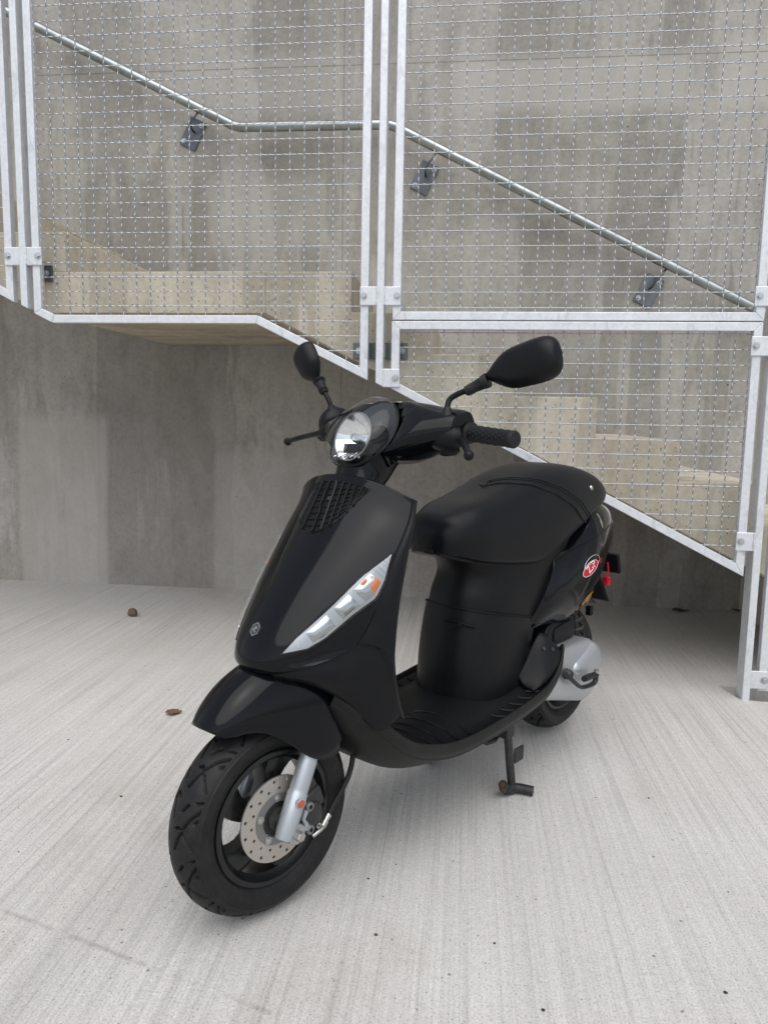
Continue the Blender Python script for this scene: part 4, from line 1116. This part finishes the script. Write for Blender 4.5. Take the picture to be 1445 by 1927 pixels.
# darker moulded lower half
lowr = []
for t in range(4):
    pass
def lens_pt(t, q, k=1.0, hgt=0.050):
    a = math.sin(t*PI/2); h = math.cos(t*PI/2)
    e2 = a*math.sin(q)
    pt = HC + V((0, 1, 0))*((0.090-0.010*e2)*k*a*math.cos(q)) + HE*(0.094*k*e2) + HN*(hgt*k*h**0.75 if h > 0 else 0)
    # fuller at the lower front
    return pt + V((0.018, 0, -0.004))*(k*h*max(0, 0.5-e2))
lv = []; 
for i in range(13):
    for j in range(48): lv.append(tuple(lens_pt(1-i/12, 2*PI*j/48)))
hl = subthing('headlight')
part('clear_lens', ST((lv, grid_faces(13, 48, True))), K_glass, hl, deg=80)
part('lens_rim', ST(tube([lens_pt(1, 2*PI*j/48)+HN*0.0 for j in range(49)], 0.0024, 8)), K_satin, hl)
# backing plate and bowl reflector with bulb
bk = MB()
K_back = plain('lamp_backing_grey', (0.040, 0.043, 0.050), 0.42, spec=0.35)
bp = []
for k_, (rr_, dd_, sh_) in enumerate(((1.0, 0.001, 0.0), (0.80, 0.012, -0.010), (0.66, 0.022, -0.018))):
    for j in range(48): q = 2*PI*j/48; bp.append(tuple(HC-HN*dd_+V((0, 1, 0))*(0.090-0.010*math.sin(q))*rr_*math.cos(q)+HE*(0.092*rr_*math.sin(q)+sh_)))
part('lamp_backing', ST((bp, grid_faces(3, 48, True))), K_back, hl, deg=70)
BCn = V((0.316, 0.012, 0.960)); BX = V((0.92, 0, 0.30)).normalized()
bowl = []
for i in range(11):
    t = i/10; bowl.append((0.054*t**0.75, 0.040*t*t-0.004))
bw = part('reflector_bowl', ST(lathe(bowl, BCn, BX, 40)), K_chrome, hl)
part('bowl_rim', ST(tube([BCn+BX*0.036+V((0, 1, 0))*0.0545*math.cos(2*PI*j/40)+BX.cross(V((0, 1, 0)))*0.0545*math.sin(2*PI*j/40) for j in range(41)], 0.0016, 8)), K_carr, bw)
part('bulb_cap', ST(lathe([(0, 0.036), (0.008, 0.034), (0.011, 0.026), (0.011, 0.004), (0.0, 0.004)], BCn, BX, 24)), K_chrome, bw)
for k in range(7):
    y = -0.040+0.0133*k
    part('bowl_flute', ST(tube([BCn+BX*(0.006+0.030*(t_/6)**2+0.004)+V((0, 1, 0))*y*(0.5+0.5*t_/6)+BX.cross(V((0, 1, 0)))*(-0.012-0.036*t_/6) for t_ in range(7)], 0.0018, 6)), K_chrome, bw)
# switch housing on the right with the throttle collar
mb = MB().add(ball((0.200, -0.212, 1.000), (0.050, 0.036, 0.046), 24, 14))
part('switch_housing', ST((mb.v, mb.f)), K_satin)
part('lever_perch', tube(crom([tuple(q) for q in (atSY(646, 812, -.150), atSY(626, 812, -.185), atSY(610, 814, -.205), atSY(602, 815, -.216))], 12), [.030, .030, .029, .028, .027, .025, .023, .021, .018, .015, .012, .010], 14), K_matte)
part('lever_perch', ST(tube(crom([(.235, .150, .968), (.236, .175, .966), (.230, .200, .968), (.222, .214, .972)], 10), [.022, .025, .027, .028, .028, .027, .026, .024, .021, .018], 16)), K_matte)
# left switch pod under the cover
pod = atSY(846, 853, 0.165)
part('switch_pod', tube([atSY(828, 852, .150), atSY(836, 850, .155), atSY(856, 848, .172), atSY(864, 845, .178)], [0.006, 0.0105, 0.0105, 0.006], 14), K_satin)
def grip(a, b):
    a, b = V(a), V(b); d = (b-a); L_ = d.length; d.normalize(); u_, w_ = frame_dirs(d); mb = MB()
    prof = [(0.0, 0.020), (0.004, 0.0235), (0.010, 0.0235), (0.014, 0.0175), (0.03, 0.0160), (L_-0.014, 0.0168), (L_-0.012, 0.0182), (L_-0.003, 0.0182), (L_, 0.016)]
    mb.add(tube([a+d*s for s, r in prof], [r for s, r in prof], 24))
    g_ = part('handlebar_grip', (mb.v, mb.f), K_rubber2)
    nb = MB()
    for i in range(11):
        for j in range(12):
            q = 2*PI*(j+0.5*(i % 2))/12; s = 0.022+(L_-0.042)*i/10; c = a+d*s+(u_*math.cos(q)+w_*math.sin(q))*0.0163
            nb.add(ball(c, 0.0026, 6, 4))
    part('grip_knobs', (nb.v, nb.f), K_rubber2, g_, kind='stuff')
    return g_
grip(atSY(880, 814, 0.205), atSY(970, 827.5, 0.340))
grip(STp((.195, -.205, .982)), STp((.150, -.325, .974)))
def lever(pts_, rads):
    l_ = part('brake_lever', tube(crom([tuple(p_) for p_ in pts_], 24), [r[0] for r in crom([(r,) for r in rads], 24)], 12, flat=0.75), K_satin)
    part('lever_ball', ball(pts_[-1], 0.0105, 16, 10), K_satin, l_)
lever([atSY(836, 815, .170), atSY(852, 819, .195), atSY(868, 828, .225), atSY(877, 843, .262), atSY(882, 857, .290)], [.008, .008, .0085, .008, .007])
lever([atSY(606, 813, -.205), atSY(596, 816, -.225), atSY(575, 821, -.268), atSY(556, 826, -.305), atSY(541.5, 831, -.335)], [.009, .0095, .009, .0088, .008])

# ---------------------------------------------------------------- mirrors
def mirror_shell(c, ax, up_, nrm_, L_, Wd, Dp, squash=0.35):
    """shell: ax long direction (from stem outward), up_ width direction, nrm_ forward depth"""
    v = []; n = 28; m_ = 22
    prof = [(0.0, 0.10), (0.04, 0.13), (0.11, 0.24), (0.22, 0.58), (0.38, 0.93), (0.58, 1.02), (0.78, 1.04), (0.90, 0.93), (0.97, 0.64), (1.0, 0.0)]
    pr = crom(prof, m_)
    for s, w_ in pr:
        w_ = max(0.0, w_)
        for j in range(n):
            q = 2*PI*j/n; cq, sq = math.cos(q), math.sin(q)
            dep = Dp*max(0.24, w_**0.9)*(sq if sq > 0 else sq*squash) if w_ > 0.001 else 0
            if s > 0.97: dep *= w_/0.48 if w_ < 0.48 else 1
            v.append(tuple(V(c)+ax*(L_*s)+up_*(Wd*w_*math.copysign(abs(cq)**0.85, cq))+nrm_*dep))
    return v, grid_faces(m_, n, True)
def build_mirror(stem, shell, sleeve, glassn):
    t = subthing('mirror')
    part('mirror_stem', tube(crom([tuple(p_) for p_ in stem], 24), 0.0062, 12), K_satin, t)
    part('stem_boot', tube([stem[0]-V((0, 0, 0.006)), stem[0]+(stem[1]-stem[0])*0.15, stem[0]+(stem[1]-stem[0])*0.9], [0.015, 0.011, 0.009], 16), K_rubber2, t)
    part('mirror_shell', shell, K_satin, t, deg=75)
    a, b = sleeve; d = b-a; pr = [(0, .0085), (.08, .0115), (.16, .0105), (.20, .0122), (.26, .0108), (.30, .0126), (.36, .0112), (.80, .0136), (.84, .0155), (.88, .0140), (.92, .0160), (.96, .0146), (1.0, .0165), (1.08, .015)]
    part('mirror_sleeve', tube([a+d*s for s, r in pr], [r for s, r in pr], 18), K_rubber2, t)
    return t
xm = 0.205
def atSX(u, v, X):
    o, d = loc_ray(u, v); return o + d*((X-o.x)/d.x)
ms = [atSY(842, 782, .182), atSX(841.5, 768, .238), atSX(846, 752, .230), atSX(860, 742, .222), atSX(884, 732, .212)]
a = atSX(876, 737, .215); b = atSX(916, 716, .205)
end = atSX(1060, 672, .195)
axm = (end-b).normalized(); nm_ = V((1, 0, 0)); nm_ = (nm_-axm*nm_.dot(axm)).normalized(); upm = nm_.cross(axm).normalized()
st0 = b-axm*0.012+upm*0.008
build_mirror(ms, mirror_shell(st0, axm, upm, nm_, (end-st0).length, 0.043, 0.034), (a, b), nm_)
ms = [atSX(625, 774, .205), atSX(622, 762, .207), atSX(617, 750, .208), atSX(611, 739, .208), atSX(606, 731, .208)]
a = atSX(611, 740, .208); b = atSX(600, 716, .207)
end = atSX(572, 655, .200)
axm = (end-b).normalized(); nm_ = (V((0.93, -0.36, 0))); nm_ = (nm_-axm*nm_.dot(axm)).normalized(); upm = nm_.cross(axm).normalized()
build_mirror(ms, mirror_shell(b-axm*0.008, axm, upm, nm_, (end-b).length+0.008, 0.043, 0.034), (a, b), nm_)

# ---------------------------------------------------------------- engine, rear wheel, exhaust, shock
rw = subthing('rear_wheel')
TY2 = make_tyre(0.206, 0.058, 11, 420)
part('tyre', atc(TY2, RA), K_rubber, rw, deg=50)
part('rim', rim(RA, 0.056, False), K_rim, rw)
def capsule(a, b, ra, rb, y0, y1, bev=0.012, n=26):
    """outline round two circles in xz, extruded in y with a rounded outer edge"""
    (ax, az), (bx, bz) = a, b; th = math.atan2(bz-az, bx-ax); out = []
    for i in range(n+1): q = th+PI/2+PI*i/n; out.append((ax, az, ra, q))
    for i in range(n+1): q = th-PI/2+PI*i/n; out.append((bx, bz, rb, q))
    rings = []
    for y, s in ((y0, 0.0), (y1-bev, 0.0), (y1-bev*0.5, bev*0.22), (y1-bev*0.15, bev*0.6), (y1, bev*1.3)):
        rings.append([(cx+(r-s)*math.cos(q), y, cz+(r-s)*math.sin(q)) for cx, cz, r, q in out])
    k = len(out); v = [p_ for r in rings for p_ in r]
    f = grid_faces(len(rings), k, True) + [tuple(range(k)), tuple((len(rings)-1)*k+j for j in range(k))]
    return v, f
eng = subthing('engine')
part('belt_cover', capsule((-.325, .292), (-.525, .262), .070, .096, .085, .166, .022), K_alu, eng, deg=50)
part('cover_bulge', capsule((-.45, .285), (-.54, .285), .030, .064, .148, .178, .02), K_alu, eng, deg=50)
part('cover_flange', capsule((-.325, .292), (-.525, .262), .075, .101, .072, .092, .003), K_carr, eng, deg=50)
mb = MB()
for i in range(9):
    q = 0.5+i*0.62; c = V((-.325, 0, .292)) if math.cos(q) > 0 else V((-.525, 0, .262)); r = .072 if math.cos(q) > 0 else .099
    mb.add(hexbolt((c.x+r*math.cos(q), .094, c.z+r*math.sin(q)), (0, 1, 0), .006, .008))
part('cover_bolts', (mb.v, mb.f), K_steel, eng)
part('crankcase', rbox((-.36, .0, .29), (.30, .17, .15)), K_dark, eng, bevel=0.02)
part('cylinder', rbox((-.12, -.02, .31), (.20, .14, .12)), K_dark, eng, bevel=0.02)
part('airbox', capsule((-.40, .385), (-.50, .392), .045, .045, .055, .112, .010), K_satin, eng, deg=50)
part('airbox_lid', capsule((-.42, .385), (-.49, .39), .028, .030, .108, .118, .004), K_satin, eng)
part('muffler', tube([(-.30, -.13, .22), (-.42, -.15, .24), (-.50, -.16, .26), (-.82, -.165, .30), (-.86, -.165, .305)], [.025, .045, .058, .058, .04], 24), K_dark, eng)
kk = [atSY(1064, 1268, .186), atSY(1072, 1276, .190), atSY(1090, 1292, .192), atSY(1100, 1293, .194), atSY(1118, 1285, .196), atSY(1122, 1268, .198)]
ks = part('kick_lever', tube(crom([tuple(p_) for p_ in kk], 24), [.0095]*10+[.0085]*14, 10, flat=0.6), K_dark, eng)
part('kick_pedal', tube([atSY(1099, 1278, .222), atSY(1108, 1274, .214), atSY(1118, 1270, .204)], [.0085, .0095, .0085], 14), K_rubber2, ks)
part('kick_pivot', lathe([(0, .020), (.010, .020), (.014, .014), (.016, 0), (0, 0)], atSY(1064, 1268, .172), (0, 1, 0), 20), K_dark, ks)
part('kick_clamp', lathe([(0, .003), (.0075, .003), (.0075, -.006), (0, -.006)], atSY(1122, 1262, .198), (0, 0.2, 1), 16), K_steel, ks)
sk = subthing('rear_shock')
sp_ = []
for i in range(121):
    t = i/120; q = 2*PI*7*t; c = V((-.60, .095, .275)).lerp(V((-.52, .095, .50)), t); sp_.append((c.x+.024*math.cos(q), c.y+.024*math.sin(q), c.z))
part('spring', tube(sp_, .0042, 8), K_dark, sk)
part('damper_rod', tube([(-.60, .095, .255), (-.52, .095, .52)], .012, 14), K_dark, sk)
part('inner_mudguard', patch([[(-.36+.0, .07*s, .40) for s in (-1, 0, 1)], [(-.50, .075*s, .455) for s in (-1, 0, 1)], [(-.62, .075*s, .462) for s in (-1, 0, 1)], [(-.72, .07*s, .435) for s in (-1, 0, 1)], [(-.77, .065*s, .41) for s in (-1, 0, 1)]], 24, 9), K_matte, solid=0.004)
# number plate carrier, red cord
pc = subthing('plate_carrier')
part('carrier_arm', patch([[(-.80, .045*s, .52) for s in (-1, 0, 1)], [(-.85, .045*s, .47) for s in (-1, 0, 1)], [(-.875, .05*s, .425) for s in (-1, 0, 1)], [(-.89, .055*s, .395) for s in (-1, 0, 1)]], 14, 7), K_matte, pc, solid=0.004)
part('plate_back', rbox((-.945, .015, .520), (.016, .095, .075), rot=Matrix.Rotation(0.35, 3, 'Y')), K_satin, pc, bevel=0.004)
rc_ = []
for i in range(90):
    t = i/89; q = 2*PI*6*t; rc_.append((-.895+.008*math.cos(q), .040+.012*math.sin(q), .478-.03*t))
part('red_cord', tube([(-.885, .045, .53), (-.892, .046, .50)]+rc_, .0030, 6), K_red, pc)
part('tool_catch', rbox(atSY(1109, 1149, .09), (.02, .02, .03)), K_satin, tb, bevel=0.003)

# ---------------------------------------------------------------- centre stand
cs = subthing('centre_stand')
for s in (1, -1):
    top_ = V((-.145, .118*s, .215)); bot = V((-.158, .134*s, .026))
    lg = part('stand_leg', tube([top_, top_.lerp(bot, .5), bot], .0115, 16), K_dark, cs)
    part('stand_foot', tube(crom([(-.112, .134*s, .044), (-.128, .134*s, .022), (-.150, .136*s, .0165), (-.17, .150*s, .0155), (-.186, .186*s, .0135)], 16), [.012]*5+[.0145]*4+[.0135]*7, 14), K_dark, lg)
    part('foot_wear', tube([(-.106, .134*s, .050), (-.114, .134*s, .030), (-.132, .134*s, .012)], [.007, .0105, .006], 10), K_rusty, lg)
part('stand_bridge', tube([(-.145, -.118, .20), (-.145, .118, .20)], .011, 14), K_dark, cs)
part('stand_collar', rbox((-.147, .118, .185), (.036, .030, .050)), K_dark, cs, bevel=0.003)
part('stand_paddle', rbox((-.196, .130, .098), (.046, .008, .042)), K_dark, cs, bevel=0.012)
part('stand_spring', tube([atSY(905, 1392, .10), atSY(916, 1399, .10), atSY(930, 1394, .10), atSY(936, 1386, .10), atSY(928, 1376, .10)], .0065, 10), K_dark, cs)

# ---------------------------------------------------------------- litter on the ground
M_leaf = plain('dry_leaf', (0.16, 0.085, 0.045), 0.7)
M_leaf2 = plain('dark_leaf', (0.07, 0.045, 0.03), 0.7)
M_stone = plain('small_stone', (0.12, 0.085, 0.06), 0.8, bumps=(60, 0.5, 0.002))
def leaf(u, v, size, rot, mat, label, curl=0.5):
    p_ = atZ(u, v); vv = []; n = 9; m_ = 5
    for i in range(n):
        t = i/(n-1); w_ = math.sin(PI*t**0.8)*0.42
        for j in range(m_):
            s = -1+2*j/(m_-1); x = (t-0.5)*size; y = s*w_*size
            z = 0.004+curl*size*(0.28*s*s*w_+0.35*abs(t-0.5)**2)+random.uniform(0, 0.004*size/0.04)
            vv.append((p_.x+x*math.cos(rot)-y*math.sin(rot), p_.y+x*math.sin(rot)+y*math.cos(rot), z))
    o_ = obj('dry_leaf', vv, grid_faces(n, m_), mat, smooth=True, solid=0.0006, off=None)
    tag(o_, label, 'leaf', None)
    return o_
leaf(327, 1344, 0.055, 0.4, M_leaf, 'small curled brown leaf on the open concrete near the front wheel')
leaf(1283, 1142, 0.10, 0.1, M_leaf2, 'dark dry leaf lying against the foot of the back wall', 0.4)
leaf(1280, 1151, 0.085, -0.2, M_leaf2, 'flat dark leaf just in front of another at the foot of the wall', 0.15)
leaf(1391, 1151, 0.09, 0.7, M_leaf, 'reddish brown leaf in the corner below the stairs', 0.8)
p_ = atZ(250, 1160)
bmv = ball((p_.x, p_.y, 0.018), (0.026, 0.020, 0.022), 12, 8)
bmv = ([(x+random.uniform(-.004, .004), y+random.uniform(-.004, .004), max(0.0005, z+random.uniform(-.005, .005))) for x, y, z in bmv[0]], bmv[1])
tag(obj('brown_stone', *bmv, M_stone, weld=True), 'small brown lump lying alone on the concrete near the wall', 'stone')

for i, (u, v) in enumerate(((35, 1604), (128, 1393), (228, 1500), (273, 1253), (693, 1655), (707, 1761), (745, 1628), (930, 1777), (1022, 1903), (1121, 1502), (1220, 1503), (1365, 1870), (1370, 1680))):
    p_ = atZ(u, v); r_ = 0.0015+0.0007*((i*7) % 3)
    bv_ = ball((p_.x, p_.y, r_*0.55), (r_*1.3, r_, r_*0.7), 7, 5)
    bv_ = ([(x+random.uniform(-.2, .2)*r_, y+random.uniform(-.2, .2)*r_, max(0.0003, z)) for x, y, z in bv_[0]], bv_[1])
    tag(obj('grit_chip', *bv_, K_dark, weld=True), 'tiny dark chip of grit lying on the open concrete', 'grit', 'dark grit chips on the ground')
